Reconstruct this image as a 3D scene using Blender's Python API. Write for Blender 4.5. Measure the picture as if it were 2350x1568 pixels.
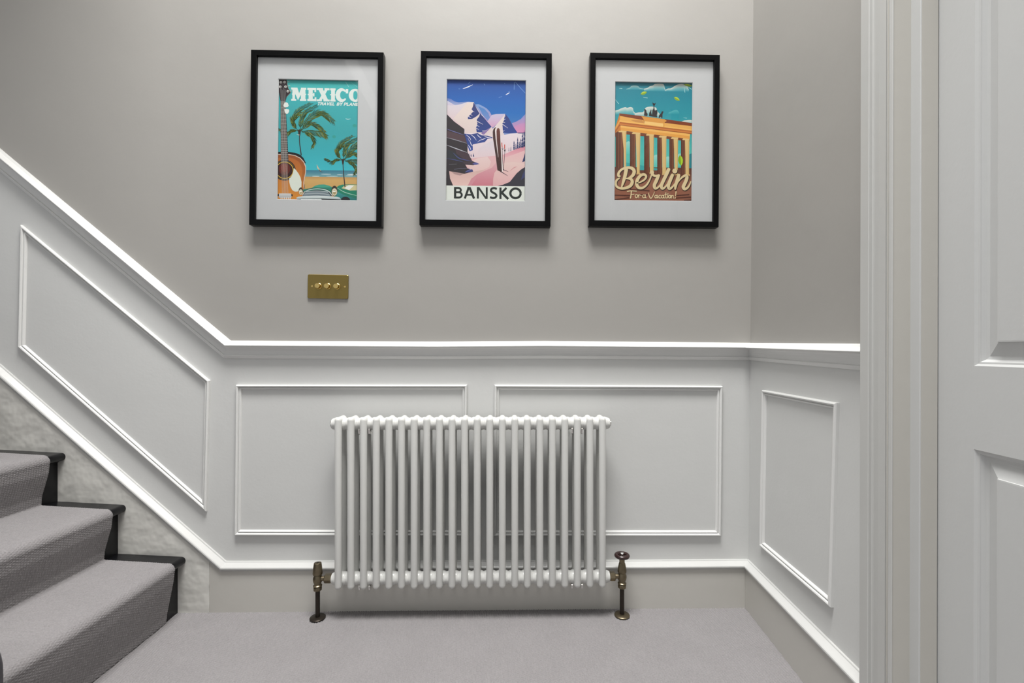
import bpy, bmesh, math, random
import numpy as np
from mathutils import Vector

random.seed(7)
rng = np.random.default_rng(7)
for o in list(bpy.data.objects):
    bpy.data.objects.remove(o, do_unlink=True)
scene = bpy.context.scene
COL = scene.collection

# ------------------------------------------------------------------ camera
F = 1080.0            # focal length in pixels of the 2350 px wide frame
CX, CY = 1175.0, 806.0
H = 0.94              # lens height above the carpet
YAW = math.radians(-0.9)
D = 1.73              # distance to the back wall
cam_d = bpy.data.cameras.new('camera')
cam_d.sensor_width = 36.0
cam_d.sensor_fit = 'HORIZONTAL'
cam_d.lens = 36.0 * F / 2350.0
cam_d.shift_x = 0.0
cam_d.shift_y = (CY - 784.0) / 2350.0
cam_d.clip_start = 0.01
cam = bpy.data.objects.new('camera', cam_d)
COL.objects.link(cam)
cam.location = (0, 0, H)
cam.rotation_euler = (math.pi / 2, 0, YAW)
scene.camera = cam

# ------------------------------------------------------------------ world, lamps, exposure
w = bpy.data.worlds.new('daylight')
scene.world = w
w.use_nodes = True
bg = w.node_tree.nodes['Background']
bg.inputs[0].default_value = (0.97, 0.985, 1.0, 1)
bg.inputs[1].default_value = 0.33


def fill_lamp(x, y, z, power, size=0.10, col=(1.0, 0.965, 0.92)):
    l = bpy.data.lights.new('fill_disk', 'AREA')
    l.shape = 'DISK'
    l.size = size
    l.energy = power
    l.color = col
    o = bpy.data.objects.new('fill_disk_lamp', l)
    COL.objects.link(o)
    o.location = (x, y, z)
    return o


# unseen area light added high up for steep, even light, plus a small lamp
CEIL = 5.6
al = bpy.data.lights.new('high_area_light', 'AREA')
al.shape = 'RECTANGLE'
al.size, al.size_y = 2.2, 1.0
al.energy = 270.0
al.color = (1.0, 0.992, 0.975)
ao = bpy.data.objects.new('high_area_light', al)
COL.objects.link(ao)
ao.location = (-0.05, 0.36, CEIL - 0.015)
fill_lamp(0.50, 0.75, 3.3, 4.2, 0.30)  # added lamp without a known source, brightens the right part of the wall
vs = scene.view_settings
vs.view_transform = 'Standard'
vs.look = 'None'
vs.exposure = 0.68
vs.gamma = 1.0
vs.use_curve_mapping = False

# ------------------------------------------------------------------ pixel rays -> points of the place
RX = np.array([math.cos(YAW), math.sin(YAW), 0.0])
FW = np.array([-math.sin(YAW), math.cos(YAW), 0.0])
CAMP = np.array([0, 0, H])


def ray(px, py):
    return FW + RX * ((px - CX) / F) + np.array([0, 0, -(py - CY) / F])


def onY(px, py, Y=D):
    d = ray(px, py)
    t = Y / d[1]
    p = CAMP + d * t
    return float(p[0]), float(p[2])


# right hand wall: starts at the corner and comes towards the camera, slightly out of plumb
RA = math.radians(4.87)
RU = np.array([-math.sin(RA), -math.cos(RA), 0.0])
RN = np.array([-math.cos(RA), math.sin(RA), 0.0])
cx_, cz_ = onY(1722, 790)
RC = np.array([cx_, D, 0.0])
RZ0 = 0.95


def RW(u, wv, z, k=0.009):
    p = RC + RU * u + RN * wv
    return (float(p[0] + k * (z - RZ0)), float(p[1]), float(z))


def onR(px, py, wv=0.0, k=0.009):
    d = ray(px, py)
    # CAM + t d = RC + w N + u U + (k(z-z0),0,z)
    A = np.column_stack([d, -RU, -np.array([k, 0, 1.0])])
    b = RC + RN * wv + np.array([-k * RZ0, 0, 0]) - CAMP
    t, u, z = np.linalg.solve(A, b)
    return float(u), float(z)


def wAt(px, u):
    """protrusion of the point with wall coordinate u that is seen in column px"""
    d = ray(px, CY)
    A = np.column_stack([d[:2], -RN[:2]])
    t, wv = np.linalg.solve(A, (RC + RU * u)[:2])
    return float(wv)


# ------------------------------------------------------------------ materials
def srgb(c):
    c = c / 255.0
    return c / 12.92 if c <= 0.04045 else ((c + 0.055) / 1.055) ** 2.4


def mat(name, color, rough=0.5, metallic=0.0, bump=None, var=None, spec=0.5, coat=0.0):
    m = bpy.data.materials.new(name)
    m.use_nodes = True
    nt = m.node_tree
    b = nt.nodes['Principled BSDF']
    b.inputs['Base Color'].default_value = (*color, 1)
    b.inputs['Roughness'].default_value = rough
    b.inputs['Metallic'].default_value = metallic
    b.inputs['Specular IOR Level'].default_value = spec
    b.inputs['Coat Weight'].default_value = coat
    tc = nt.nodes.new('ShaderNodeTexCoord')
    if var:
        scale, amt = var
        n = nt.nodes.new('ShaderNodeTexNoise')
        n.inputs['Scale'].default_value = scale
        n.inputs['Detail'].default_value = 4
        nt.links.new(tc.outputs['Object'], n.inputs['Vector'])
        r = nt.nodes.new('ShaderNodeMixRGB')
        r.blend_type = 'MIX'
        r.inputs[1].default_value = tuple(c * (1 - amt) for c in color) + (1,)
        r.inputs[2].default_value = tuple(min(1, c * (1 + amt)) for c in color) + (1,)
        nt.links.new(n.outputs['Fac'], r.inputs[0])
        nt.links.new(r.outputs[0], b.inputs['Base Color'])
    if bump:
        last = None
        for scale, dist, *det in bump:
            n = nt.nodes.new('ShaderNodeTexNoise')
            n.inputs['Scale'].default_value = scale
            n.inputs['Detail'].default_value = det[0] if det else 5
            nt.links.new(tc.outputs['Object'], n.inputs['Vector'])
            bp = nt.nodes.new('ShaderNodeBump')
            bp.inputs['Strength'].default_value = 1.0
            bp.inputs['Distance'].default_value = dist
            nt.links.new(n.outputs['Fac'], bp.inputs['Height'])
            if last:
                nt.links.new(last.outputs[0], bp.inputs['Normal'])
            last = bp
        nt.links.new(last.outputs[0], b.inputs['Normal'])
    return m


M = {}
M['wall'] = mat('warm_grey_wall_paint', (0.335, 0.323, 0.303), 0.55, bump=[(3.0, 0.003), (160, 0.00008)], var=(1.5, 0.015))
M['panel'] = mat('white_panelling_paint', (0.60, 0.603, 0.592), 0.42, bump=[(5, 0.002), (120, 0.0002)])
M['trim'] = mat('white_satin_trim_paint', (0.68, 0.68, 0.668), 0.30, bump=[(30, 0.0003)])
M['skirt'] = mat('off_white_skirting_paint', (0.52, 0.505, 0.470), 0.36, bump=[(25, 0.0006)], var=(12, 0.02))
M['string'] = mat('lumpy_off_white_stair_string_paint', (0.64, 0.63, 0.595), 0.28, bump=[(10, 0.008, 1.2), (34, 0.0022, 1.0)], var=(10, 0.04))
M['cap'] = mat('darkened_white_skirting_cap_paint', (0.55, 0.55, 0.538), 0.28, bump=[(30, 0.0004)])  # trim paint darkened, because the sloping cap catches strong light
M['door'] = mat('white_door_paint', (0.535, 0.54, 0.535), 0.38, bump=[(90, 0.0002)])
M['arch'] = mat('shaded_white_architrave_paint', (0.50, 0.50, 0.485), 0.4, bump=[(50, 0.0003)])  # same paint as the door; the darker tone stands in for shade
M['lining'] = mat('stone_white_door_lining_paint', (0.55, 0.533, 0.492), 0.4, bump=[(40, 0.0003)])
M['ceil'] = mat('white_ceiling_paint', (0.82, 0.82, 0.81), 0.7, bump=[(100, 0.0002)])
M['black'] = mat('black_stair_paint', (0.005, 0.005, 0.006), 0.26, spec=0.35, bump=[(45, 0.0006)])
M['rad'] = mat('white_radiator_enamel', (0.62, 0.62, 0.60), 0.30, bump=[(60, 0.00008)])
M['brass'] = mat('brushed_brass', (0.29, 0.215, 0.07), 0.36, 1.0, bump=[(300, 0.00003)])
M['brassknob'] = mat('polished_brass', (0.75, 0.55, 0.20), 0.2, 1.0, bump=[(300, 0.00002)])
M['antique'] = mat('antique_brass', (0.20, 0.165, 0.11), 0.36, 1.0, var=(80, 0.2))
M['bronze'] = mat('dark_bronze_pipe', (0.035, 0.028, 0.022), 0.34, 0.7, var=(50, 0.2))
M['wheel'] = mat('dark_red_brown_wood', (0.026, 0.010, 0.009), 0.25, var=(60, 0.3), coat=0.4)
M['chrome'] = mat('chrome', (0.75, 0.74, 0.72), 0.12, 1.0, var=(30, 0.05))
M['frame'] = mat('black_frame_lacquer', (0.004, 0.004, 0.0043), 0.25, spec=0.10, bump=[(120, 0.0001)])
M['mount'] = mat('white_mount_board', (0.475, 0.48, 0.487), 0.7, bump=[(300, 0.00005)])
M['back'] = mat('brown_backing_board', (0.25, 0.18, 0.11), 0.8, var=(40, 0.1))
M['newel'] = mat('dark_newel_paint', (0.020, 0.018, 0.026), 0.35, bump=[(40, 0.0004)])


def carpet_mat():
    m = bpy.data.materials.new('grey_wool_loop_carpet')
    m.use_nodes = True
    nt = m.node_tree
    b = nt.nodes['Principled BSDF']
    b.inputs['Roughness'].default_value = 0.95
    b.inputs['Specular IOR Level'].default_value = 0.1
    b.inputs['Sheen Weight'].default_value = 0.15
    tc = nt.nodes.new('ShaderNodeTexCoord')
    n = nt.nodes.new('ShaderNodeTexNoise')
    n.inputs['Scale'].default_value = 260
    n.inputs['Detail'].default_value = 3
    nt.links.new(tc.outputs['Object'], n.inputs['Vector'])
    n2 = nt.nodes.new('ShaderNodeTexNoise')
    n2.inputs['Scale'].default_value = 9
    nt.links.new(tc.outputs['Object'], n2.inputs['Vector'])
    r = nt.nodes.new('ShaderNodeMixRGB')
    r.inputs[1].default_value = (0.212, 0.201, 0.204, 1)
    r.inputs[2].default_value = (0.312, 0.298, 0.302, 1)
    nt.links.new(n.outputs['Fac'], r.inputs[0])
    r2 = nt.nodes.new('ShaderNodeMixRGB')
    r2.blend_type = 'MULTIPLY'
    r2.inputs[0].default_value = 0.12
    nt.links.new(r.outputs[0], r2.inputs[1])
    nt.links.new(n2.outputs['Fac'], r2.inputs[2])
    nt.links.new(r2.outputs[0], b.inputs['Base Color'])
    bp = nt.nodes.new('ShaderNodeBump')
    bp.inputs['Distance'].default_value = 0.0012
    n3 = nt.nodes.new('ShaderNodeTexNoise')
    n3.inputs['Scale'].default_value = 520
    nt.links.new(tc.outputs['Object'], n3.inputs['Vector'])
    nt.links.new(n3.outputs['Fac'], bp.inputs['Height'])
    nt.links.new(bp.outputs[0], b.inputs['Normal'])
    return m


M['carpet'] = carpet_mat()


def print_mat():
    m = bpy.data.materials.new('poster_print_ink')
    m.use_nodes = True
    nt = m.node_tree
    b = nt.nodes['Principled BSDF']
    b.inputs['Roughness'].default_value = 0.55
    b.inputs['Specular IOR Level'].default_value = 0.3
    a = nt.nodes.new('ShaderNodeVertexColor')
    a.layer_name = 'ink'
    nt.links.new(a.outputs['Color'], b.inputs['Base Color'])
    return m


M['print'] = print_mat()


def glass_mat():
    m = bpy.data.materials.new('picture_glass')
    m.use_nodes = True
    nt = m.node_tree
    nt.nodes.clear()
    out = nt.nodes.new('ShaderNodeOutputMaterial')
    mx = nt.nodes.new('ShaderNodeMixShader')
    # Schlick reflectance, the same from both sides of the thin pane
    ge = nt.nodes.new('ShaderNodeNewGeometry')
    dot = nt.nodes.new('ShaderNodeVectorMath')
    dot.operation = 'DOT_PRODUCT'
    nt.links.new(ge.outputs['Normal'], dot.inputs[0])
    nt.links.new(ge.outputs['Incoming'], dot.inputs[1])

    def mth(op, a, bv):
        n = nt.nodes.new('ShaderNodeMath')
        n.operation = op
        for i, q in enumerate((a, bv)):
            if isinstance(q, (int, float)):
                n.inputs[i].default_value = q
            elif q is not None:
                nt.links.new(q, n.inputs[i])
        return n.outputs[0]

    c = mth('ABSOLUTE', dot.outputs['Value'], None)
    q5 = mth('POWER', mth('SUBTRACT', 1.0, c), 5.0)
    fr = mth('ADD', mth('MULTIPLY', q5, 0.96), 0.04)
    tr = nt.nodes.new('ShaderNodeBsdfTransparent')
    tr.inputs[0].default_value = (0.985, 0.99, 0.988, 1)
    gl = nt.nodes.new('ShaderNodeBsdfGlossy')
    gl.inputs['Roughness'].default_value = 0.02
    nt.links.new(fr, mx.inputs[0])
    nt.links.new(tr.outputs[0], mx.inputs[1])
    nt.links.new(gl.outputs[0], mx.inputs[2])
    nt.links.new(mx.outputs[0], out.inputs[0])
    return m


M['glass'] = glass_mat()


# ------------------------------------------------------------------ object helpers
def link(o, parent=None):
    COL.objects.link(o)
    if parent is not None:
        o.parent = parent
    return o


def mk(name, verts, faces, m, parent=None, smooth=False, mats=None, idx=None, angle=None):
    me = bpy.data.meshes.new(name)
    me.from_pydata([tuple(v) for v in verts], [], faces)
    if mats:
        for q in mats:
            me.materials.append(M[q])
        me.polygons.foreach_set('material_index', idx)
    else:
        me.materials.append(M[m])
    bm = bmesh.new()
    bm.from_mesh(me)
    bmesh.ops.recalc_face_normals(bm, faces=bm.faces)
    bm.to_mesh(me)
    bm.free()
    if smooth:
        me.polygons.foreach_set('use_smooth', [True] * len(me.polygons))
        if angle:
            me.set_sharp_from_angle(angle=math.radians(angle))
    me.update()
    o = bpy.data.objects.new(name, me)
    return link(o, parent)


def empty(name, loc=(0, 0, 0), parent=None):
    o = bpy.data.objects.new(name, None)
    o.empty_display_size = 0.05
    o.location = loc
    return link(o, parent)


def tag(o, label=None, cat=None, group=None, kind=None):
    if label:
        o['label'] = label
    if cat:
        o['category'] = cat
    if group:
        o['group'] = group
    if kind:
        o['kind'] = kind
    return o


def box(x0, x1, y0, y1, z0, z1):
    v = [(x0, y0, z0), (x1, y0, z0), (x1, y1, z0), (x0, y1, z0),
         (x0, y0, z1), (x1, y0, z1), (x1, y1, z1), (x0, y1, z1)]
    f = [(0, 1, 2, 3), (4, 5, 6, 7), (0, 1, 5, 4), (1, 2, 6, 5), (2, 3, 7, 6), (3, 0, 4, 7)]
    return v, f


class MB:
    def __init__(self):
        self.v, self.f = [], []

    def add(self, v, f):
        n = len(self.v)
        self.v += [tuple(p) for p in v]
        self.f += [tuple(i + n for i in q) for q in f]
        return self

    def box(self, *a):
        return self.add(*box(*a))

    def lathe(self, prof, c=(0, 0, 0), axis='z', n=24, cap=True):
        v, f = [], []
        for (r, h) in prof:
            for i in range(n):
                a = 2 * math.pi * i / n
                p, q = r * math.cos(a), r * math.sin(a)
                if axis == 'z':
                    v.append((c[0] + p, c[1] + q, c[2] + h))
                elif axis == 'x':
                    v.append((c[0] + h, c[1] + p, c[2] + q))
                else:
                    v.append((c[0] + p, c[1] + h, c[2] + q))
        for k in range(len(prof) - 1):
            for i in range(n):
                j = (i + 1) % n
                f.append((k * n + i, k * n + j, (k + 1) * n + j, (k + 1) * n + i))
        if cap:
            f.append(tuple(range(n)))
            f.append(tuple(range((len(prof) - 1) * n, len(prof) * n)))
        return self.add(v, f)

    def torus(self, c, R, r, n=40, m=14):
        v, f = [], []
        for i in range(n):
            a = 2 * math.pi * i / n
            for j in range(m):
                b = 2 * math.pi * j / m
                v.append((c[0] + (R + r * math.cos(b)) * math.cos(a), c[1] + (R + r * math.cos(b)) * math.sin(a), c[2] + r * math.sin(b)))
        for i in range(n):
            for j in range(m):
                f.append((i * m + j, ((i + 1) % n) * m + j, ((i + 1) % n) * m + (j + 1) % m, i * m + (j + 1) % m))
        return self.add(v, f)

    def build(self, name, m, parent=None, smooth=False, angle=None):
        return mk(name, self.v, self.f, m, parent, smooth, angle=angle)


def offset_path(path, s, closed):
    """offset a 2D path to its right hand side by s with mitres"""
    n = len(path)
    out = []
    for i in range(n):
        p = np.array(path[i])
        ds = []
        if closed or i > 0:
            d = p - np.array(path[i - 1])
            ds.append(d / np.linalg.norm(d))
        if closed or i < n - 1:
            d = np.array(path[(i + 1) % n]) - p
            ds.append(d / np.linalg.norm(d))
        ns = [np.array([d[1], -d[0]]) for d in ds]
        if len(ns) == 1:
            out.append(p + ns[0] * s)
        else:
            b = ns[0] + ns[1]
            b = b / (np.linalg.norm(b) ** 2) * 2
            out.append(p + b * s)
    return out


def sweep(path, prof, to3, closed=False):
    """profile (s, w) swept along a path on a wall; returns one (verts, faces) per straight piece"""
    rings = []
    offs = [offset_path(path, s, closed) for s, wv in prof]
    pieces = []
    n = len(path)
    for i in range(n if closed else n - 1):
        j = (i + 1) % n
        a = [to3(offs[k][i][0], offs[k][i][1], prof[k][1]) for k in range(len(prof))]
        b = [to3(offs[k][j][0], offs[k][j][1], prof[k][1]) for k in range(len(prof))]
        m = len(prof)
        v = a + b
        f = [(k, k + 1, m + k + 1, m + k) for k in range(m - 1)]
        f.append((m - 1, 0, m, 2 * m - 1))
        f.append(tuple(range(m)))
        f.append(tuple(range(m, 2 * m)))
        pieces.append((v, f))
    return pieces


def backp(a, b, wv):
    return (a, D - wv, b)


def rightp(a, b, wv):
    return RW(a, wv, b)


# ------------------------------------------------------------------ walls
XL = -2.9
dado_px = [(-700, 782 - 1230 * 0.834), (530, 782), (1000, 784.5), (1250, 783), (1722, 787)]
dado = [onY(*p) for p in dado_px]
rt_top = RW(0, 0, CEIL)
corner_bot = RW(0, 0, -0.02)
# back wall: warm grey above the rail, white panelling below
v, f, idx = [], [], []
low = [(XL - 0.3, -0.02), (corner_bot[0], -0.02)]
pts_d = [backp(x, z - 0.02, 0) for x, z in dado]
pts_d[-1] = RW(0, 0, dado[-1][1] - 0.02)
top = [backp(XL - 0.3, CEIL + 0.6, 0), RW(0, 0, CEIL + 0.6)]
v = pts_d + [(XL - 0.3, D, -0.02), corner_bot] + top + [(XL - 0.3, D, pts_d[0][2])]
nd = len(pts_d)
faces = [tuple(range(nd)) + (nd + 1, nd) + (nd + 4,), tuple(reversed(range(nd))) + (nd + 4, nd + 2, nd + 3)]
wb = mk('wall_back', v, faces, None, mats=['panel', 'wall'], idx=[0, 1])
tag(wb, 'back wall, warm grey paint above white panelling under the rail', None, kind='structure')

U_ARC0, _ = onR(1973, 806, 0.028, 0.0025)
U_ARC1, _ = onR(2047.5, 806, 0.020, 0.0025)
DOORW = 0.76
U_DOOR0, _ = onR(2112, 806, -0.020, 0.0025)
W_STOP = wAt(2088, U_ARC1 - 0.002)
U_DOOR0, _ = onR(2111, 806, W_STOP, 0.0025)
W_DOOR = wAt(2153.5, U_DOOR0)
U_DOOR1 = U_DOOR0 + DOORW
U_ARC2 = U_DOOR1 + (U_DOOR0 - U_ARC1)
DTOP = 2.05
print('door set', U_ARC0, U_ARC1, U_DOOR0, W_STOP, W_DOOR)
zd0 = dado[-1][1]
zd1 = onR(1971, 790)[1]
UE = 3.2
ua, ub = U_ARC0 + 0.03, U_ARC2 + (U_ARC1 - U_ARC0) - 0.03
v = [RW(0, 0, -0.02), RW(ua, 0, -0.02), RW(ua, 0, zd1 - 0.02), RW(0, 0, zd0 - 0.02), RW(ua, 0, CEIL + 0.6), RW(0, 0, CEIL + 0.6),
     RW(ub, 0, -0.02), RW(UE, 0, -0.02), RW(UE, 0, CEIL + 0.6), RW(ub, 0, CEIL + 0.6),
     RW(ua, 0, DTOP + 0.03), RW(ub, 0, DTOP + 0.03)]
wr = mk('wall_right', v, [(0, 1, 2, 3), (3, 2, 10, 4, 5), (6, 7, 8, 9), (10, 11, 9, 4)], None, mats=['panel', 'wall'], idx=[0, 1, 1, 1])
tag(wr, 'right wall, warm grey above white panelling, with the door in it', None, kind='structure')

cl = mk('ceiling', *box(XL, 1.2, -2.6, D - 0.001, CEIL, CEIL + 0.02), 'ceil')
tag(cl, 'white ceiling of the hall', None, kind='structure')
mk('light_block_slab', *box(XL, -1.22, -2.6, D - 0.001, 3.15, 3.35), 'ceil', cl)  # unseen slab added to keep overhead light off the left wall

# ------------------------------------------------------------------ floor carpet with woven loops
def loop_height(a, b, n):
    """loops in staggered rows; a across, b along, metres -> 0..1"""
    ra = a / 0.0084
    rib = np.abs(np.cos(np.pi * ra)) ** 0.7
    st = 0.5 * (np.floor(ra + 0.5) % 2)
    lp = np.abs(np.cos(np.pi * (b / 0.0076 + st))) ** 0.7
    h = 1.0 - (1.0 - rib) * 0.78 - (1.0 - lp) * 0.42 * (0.45 + 0.55 * rib)
    h = np.clip(h, 0, 1)
    return h


def grid_mesh(name, P, m, parent=None):
    """P: (n, m, 3) array of points -> grid mesh"""
    n, mm = P.shape[:2]
    me = bpy.data.meshes.new(name)
    me.vertices.add(n * mm)
    me.vertices.foreach_set('co', P.reshape(-1).astype(np.float32))
    i = np.arange(n - 1)[:, None] * mm + np.arange(mm - 1)[None, :]
    q = np.stack([i, i + 1, i + mm + 1, i + mm], -1).reshape(-1, 4)
    k = len(q)
    me.loops.add(k * 4)
    me.loops.foreach_set('vertex_index', q.reshape(-1).astype(np.int32))
    me.polygons.add(k)
    me.polygons.foreach_set('loop_start', (np.arange(k) * 4).astype(np.int32))
    me.polygons.foreach_set('use_smooth', np.ones(k, dtype=bool))
    me.materials.append(M[m])
    me.update(calc_edges=True)
    me.validate()
    o = bpy.data.objects.new(name, me)
    return link(o, parent)


gx = np.arange(-1.235, 0.93, 0.0018)
gy = np.arange(1.06, 1.722, 0.0018)
A, B = np.meshgrid(gx, gy)
hh = loop_height(A * 0.995 + B * 0.10, B * 0.995 - A * 0.10, 0)
hh = hh * (0.78 + 0.30 * rng.random(hh.shape))
P = np.stack([A, B, -0.0042 + 0.0042 * hh], -1)
fl = grid_mesh('floor', P, 'carpet')
tag(fl, 'pale grey woven loop carpet on the hall floor', None, kind='structure')
vv, ff = [], []
mb = MB()
mb.add([(-3.2, -2.6, -0.002), (1.3, -2.6, -0.001), (1.3, 1.06, -0.001), (-3.2, 1.06, -0.001)], [(0, 1, 2, 3)])
mb.build('carpet_margin', 'carpet', fl)

# ------------------------------------------------------------------ dado rail, skirting, panel mouldings
DADO = [(0, 0), (0, 0.006), (0.005, 0.010), (0.0065, 0.011), (0.008, 0.0140), (0.0160, 0.0275), (0.0178, 0.0285),
        (0.0196, 0.0278), (0.0206, 0.0255), (0.0216, 0.0205), (0.0240, 0.0160), (0.0290, 0.0120), (0.036, 0.0092), (0.044, 0.0076), (0.0520, 0.0070),
        (0.0525, 0.0105), (0.0545, 0.0115), (0.0570, 0.0100), (0.0635, 0.0050), (0.065, 0)]
tri = [0]


def trim(name, pieces, m, label, piece_name, parent_kind='structure'):
    if len(pieces) == 1:
        o = mk(name, *pieces[0], m)
    else:
        o = empty(name)
        for p in pieces:
            mk(piece_name, *p, m, o)
    return tag(o, label, None, kind=parent_kind)


dd = list(dado)
dd[-1] = (dado[-1][0] - 0.004, dado[-1][1])
# the path runs left to right, so its right hand side is below it
trim('trim_1', sweep(dd, DADO, backp), 'trim', 'white dado rail on the back wall, sloping up beside the stairs', 'rail_length')
rp = [(0.0, zd0), (U_ARC0 + 0.0005, zd1)]
trim('trim_2', sweep(rp, DADO, rightp), 'trim', 'short white dado rail on the right wall beside the door', 'rail_length')

SK_W = 0.019
CAP = [(0, 0), (0, 0.006), (0.003, 0.0075), (0.0125, 0.0235), (0.0150, 0.0262), (0.0185, 0.0268), (0.0225, 0.0255), (0.0250, 0.0225),
       (0.0262, 0.0205), (0.0275, 0.0215), (0.0290, 0.0205), (0.0300, 0.0)]
sk_px = [(-700, 1287 - 1220 * 0.872), (520, 1287.5), (728, 1287), (1480, 1285), (1714, 1283)]
sk = [onY(*p) for p in sk_px]
bs = empty('baseboard_back')
tag(bs, 'tall off-white skirting board behind the radiator', None, kind='structure')
cap_run = sweep(sk, CAP, backp)
for p in cap_run[1:]:
    mk('cap_moulding', *p, 'cap', bs)
seam = onY(481, 1300, D - SK_W)[0]
bl = [(seam, sk[1][1] + (sk[1][0] - seam) * 0.872 - 0.028), (sk[1][0] - 0.004, sk[1][1] - 0.026)] + [(x, z - 0.026) for x, z in sk[2:]]
bl[-1] = (bl[-1][0] + 0.004, bl[-1][1])
v = [(x, D - SK_W, z) for x, z in bl] + [(bl[-1][0], D - SK_W, -0.004), (seam, D - SK_W, -0.004)]
nb = len(v)
v += [(x, D - 0.0005, z) for x, y, z in v]
f = [tuple(range(nb)), tuple(range(nb, 2 * nb))] + [(i, (i + 1) % nb, nb + (i + 1) % nb, nb + i) for i in range(nb)]
mk('board', v, f, 'skirt', bs)

# right skirting
s0 = onR(1714, 1280)
s1 = onR(1968.5, 1531)
br = empty('baseboard_right')
tag(br, 'off-white skirting board along the right wall to the door', None, kind='structure')
sr = [(0.0, s0[1]), (U_ARC0 + 0.0005, s1[1])]
for p in sweep(sr, CAP, rightp):
    mk('cap_moulding', *p, 'cap', br)
v = []
for wv in (SK_W, 0.0005):
    v += [RW(0, wv, s0[1] - 0.026), RW(U_ARC0 + 0.012, wv, s1[1] - 0.026), RW(U_ARC0 + 0.012, wv, -0.004), RW(0, wv, -0.004)]
mk('board', v, [(0, 1, 2, 3), (4, 5, 6, 7), (0, 1, 5, 4), (1, 2, 6, 5), (2, 3, 7, 6), (3, 0, 4, 7)], 'skirt', br)

# panel mouldings (outer corners, clockwise seen from the hall)
PM = [(0, 0), (0, 0.0075), (0.0018, 0.0105), (0.0045, 0.0118), (0.0075, 0.0105), (0.0095, 0.0070), (0.0105, 0.0045),
      (0.0115, 0.0060), (0.0130, 0.0078), (0.0152, 0.0070), (0.0172, 0.0040), (0.0185, 0.0012), (0.0185, 0)]
panels = [
    ('white panel moulding frame slanting with the stairs', [(52.5, 517), (483, 873.5), (476, 1173), (46.5, 797)]),
    ('white panel moulding rectangle behind the left half of the radiator', [(544, 883), (1072.5, 883), (1068.5, 1229), (540.5, 1227.5)]),
    ('white panel moulding rectangle behind the right half of the radiator', [(1134.5, 883), (1656, 886), (1652.5, 1229), (1133, 1229)]),
]
for i, (lab, c) in enumerate(panels):
    trim('trim_%d' % (3 + i), sweep([onY(*p) for p in c], PM, backp, True), 'trim', lab, 'moulding_strip')
c = [onR(1755, 895), onR(1927, 925), onR(1913.5, 1395), onR(1749, 1253)]
trim('trim_6', sweep(c, PM, rightp, True), 'trim', 'narrow white panel moulding rectangle on the right wall', 'moulding_strip')

# ------------------------------------------------------------------ door, lining, architrave
KD = 0.0025


def dp(a, b, wv):
    return RW(a, wv, b, KD)


def uprism(prof, z0, z1):
    """prof: closed polygon of (u, w) extruded vertically"""
    n = len(prof)
    v = [dp(u, z0, wv) for u, wv in prof] + [dp(u, z1, wv) for u, wv in prof]
    f = [tuple(range(n)), tuple(range(n, 2 * n))] + [(i, (i + 1) % n, n + (i + 1) % n, n + i) for i in range(n)]
    return v, f


aw = U_ARC1 - U_ARC0
ARCH = [(0, -0.012), (0, 0.0265), (0.0015, 0.028), (0.0275, 0.028), (0.029, 0.0265), (0.0292, 0.021), (0.032, 0.0195), (0.036, 0.0192),
        (aw * 0.55, 0.0205), (aw * 0.80, 0.0208), (aw - 0.020, 0.0195), (aw - 0.0165, 0.0160), (aw - 0.0145, 0.0160), (aw - 0.0125, 0.0195),
        (aw - 0.008, 0.0215), (aw - 0.002, 0.0205), (aw, 0.0192), (aw, 0.0184)]
ar = empty('trim_7')
tag(ar, 'white moulded architrave around the door on the right', None, kind='structure')
mk('architrave_side', *uprism([(U_ARC0 + a, b) for a, b in ARCH], -0.004, DTOP + 0.10), 'arch', ar)
mk('architrave_side', *uprism([(U_ARC2 + (aw - a), b) for a, b in ARCH], -0.004, DTOP + 0.10), 'arch', ar)
hv = [(U_ARC1, DTOP - 0.004), (U_ARC2, DTOP - 0.004)]
mk('architrave_head', *sweep([(U_ARC1 - 0.001, DTOP + aw), (U_ARC2 + 0.001, DTOP + aw)], ARCH, dp)[0], 'arch', ar)

dl = empty('trim_8')
tag(dl, 'pale stone-white door lining with its stop, inside the architrave', None, kind='structure')
ul = U_ARC1 - 0.0008
mk('lining', *uprism([(ul - 0.03, 0.018), (ul, 0.018), (ul, -0.13), (ul - 0.03, -0.13)], -0.004, DTOP), 'lining', dl)
ul2 = U_ARC2 + 0.0008
mk('lining', *uprism([(ul2, 0.018), (ul2 + 0.03, 0.018), (ul2 + 0.03, -0.13), (ul2, -0.13)], -0.004, DTOP), 'lining', dl)
mk('lining_head', *uprism([(ul - 0.03, 0.018), (ul2 + 0.03, 0.018), (ul2 + 0.03, -0.13), (ul - 0.03, -0.13)], DTOP + 0.0005, DTOP + 0.03), 'lining', dl)
mk('stop', *uprism([(ul, W_STOP), (U_DOOR0 - 0.0015, W_STOP), (U_DOOR0, W_STOP - 0.0015), (U_DOOR0, W_DOOR + 0.002), (ul, W_DOOR + 0.002)], -0.004, DTOP), 'door', dl)
mk('stop_face', *uprism([(U_DOOR0 - 0.0003, W_STOP - 0.0025), (U_DOOR0 + 0.0006, W_STOP - 0.0025), (U_DOOR0 + 0.0006, W_DOOR + 0.002), (U_DOOR0 - 0.0003, W_DOOR + 0.002)], -0.004, DTOP), 'lining', dl)
mk('stop', *uprism([(U_DOOR1, W_STOP), (ul2, W_STOP), (ul2, W_DOOR + 0.002), (U_DOOR1, W_DOOR + 0.002)], -0.004, DTOP), 'door', dl)

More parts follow.
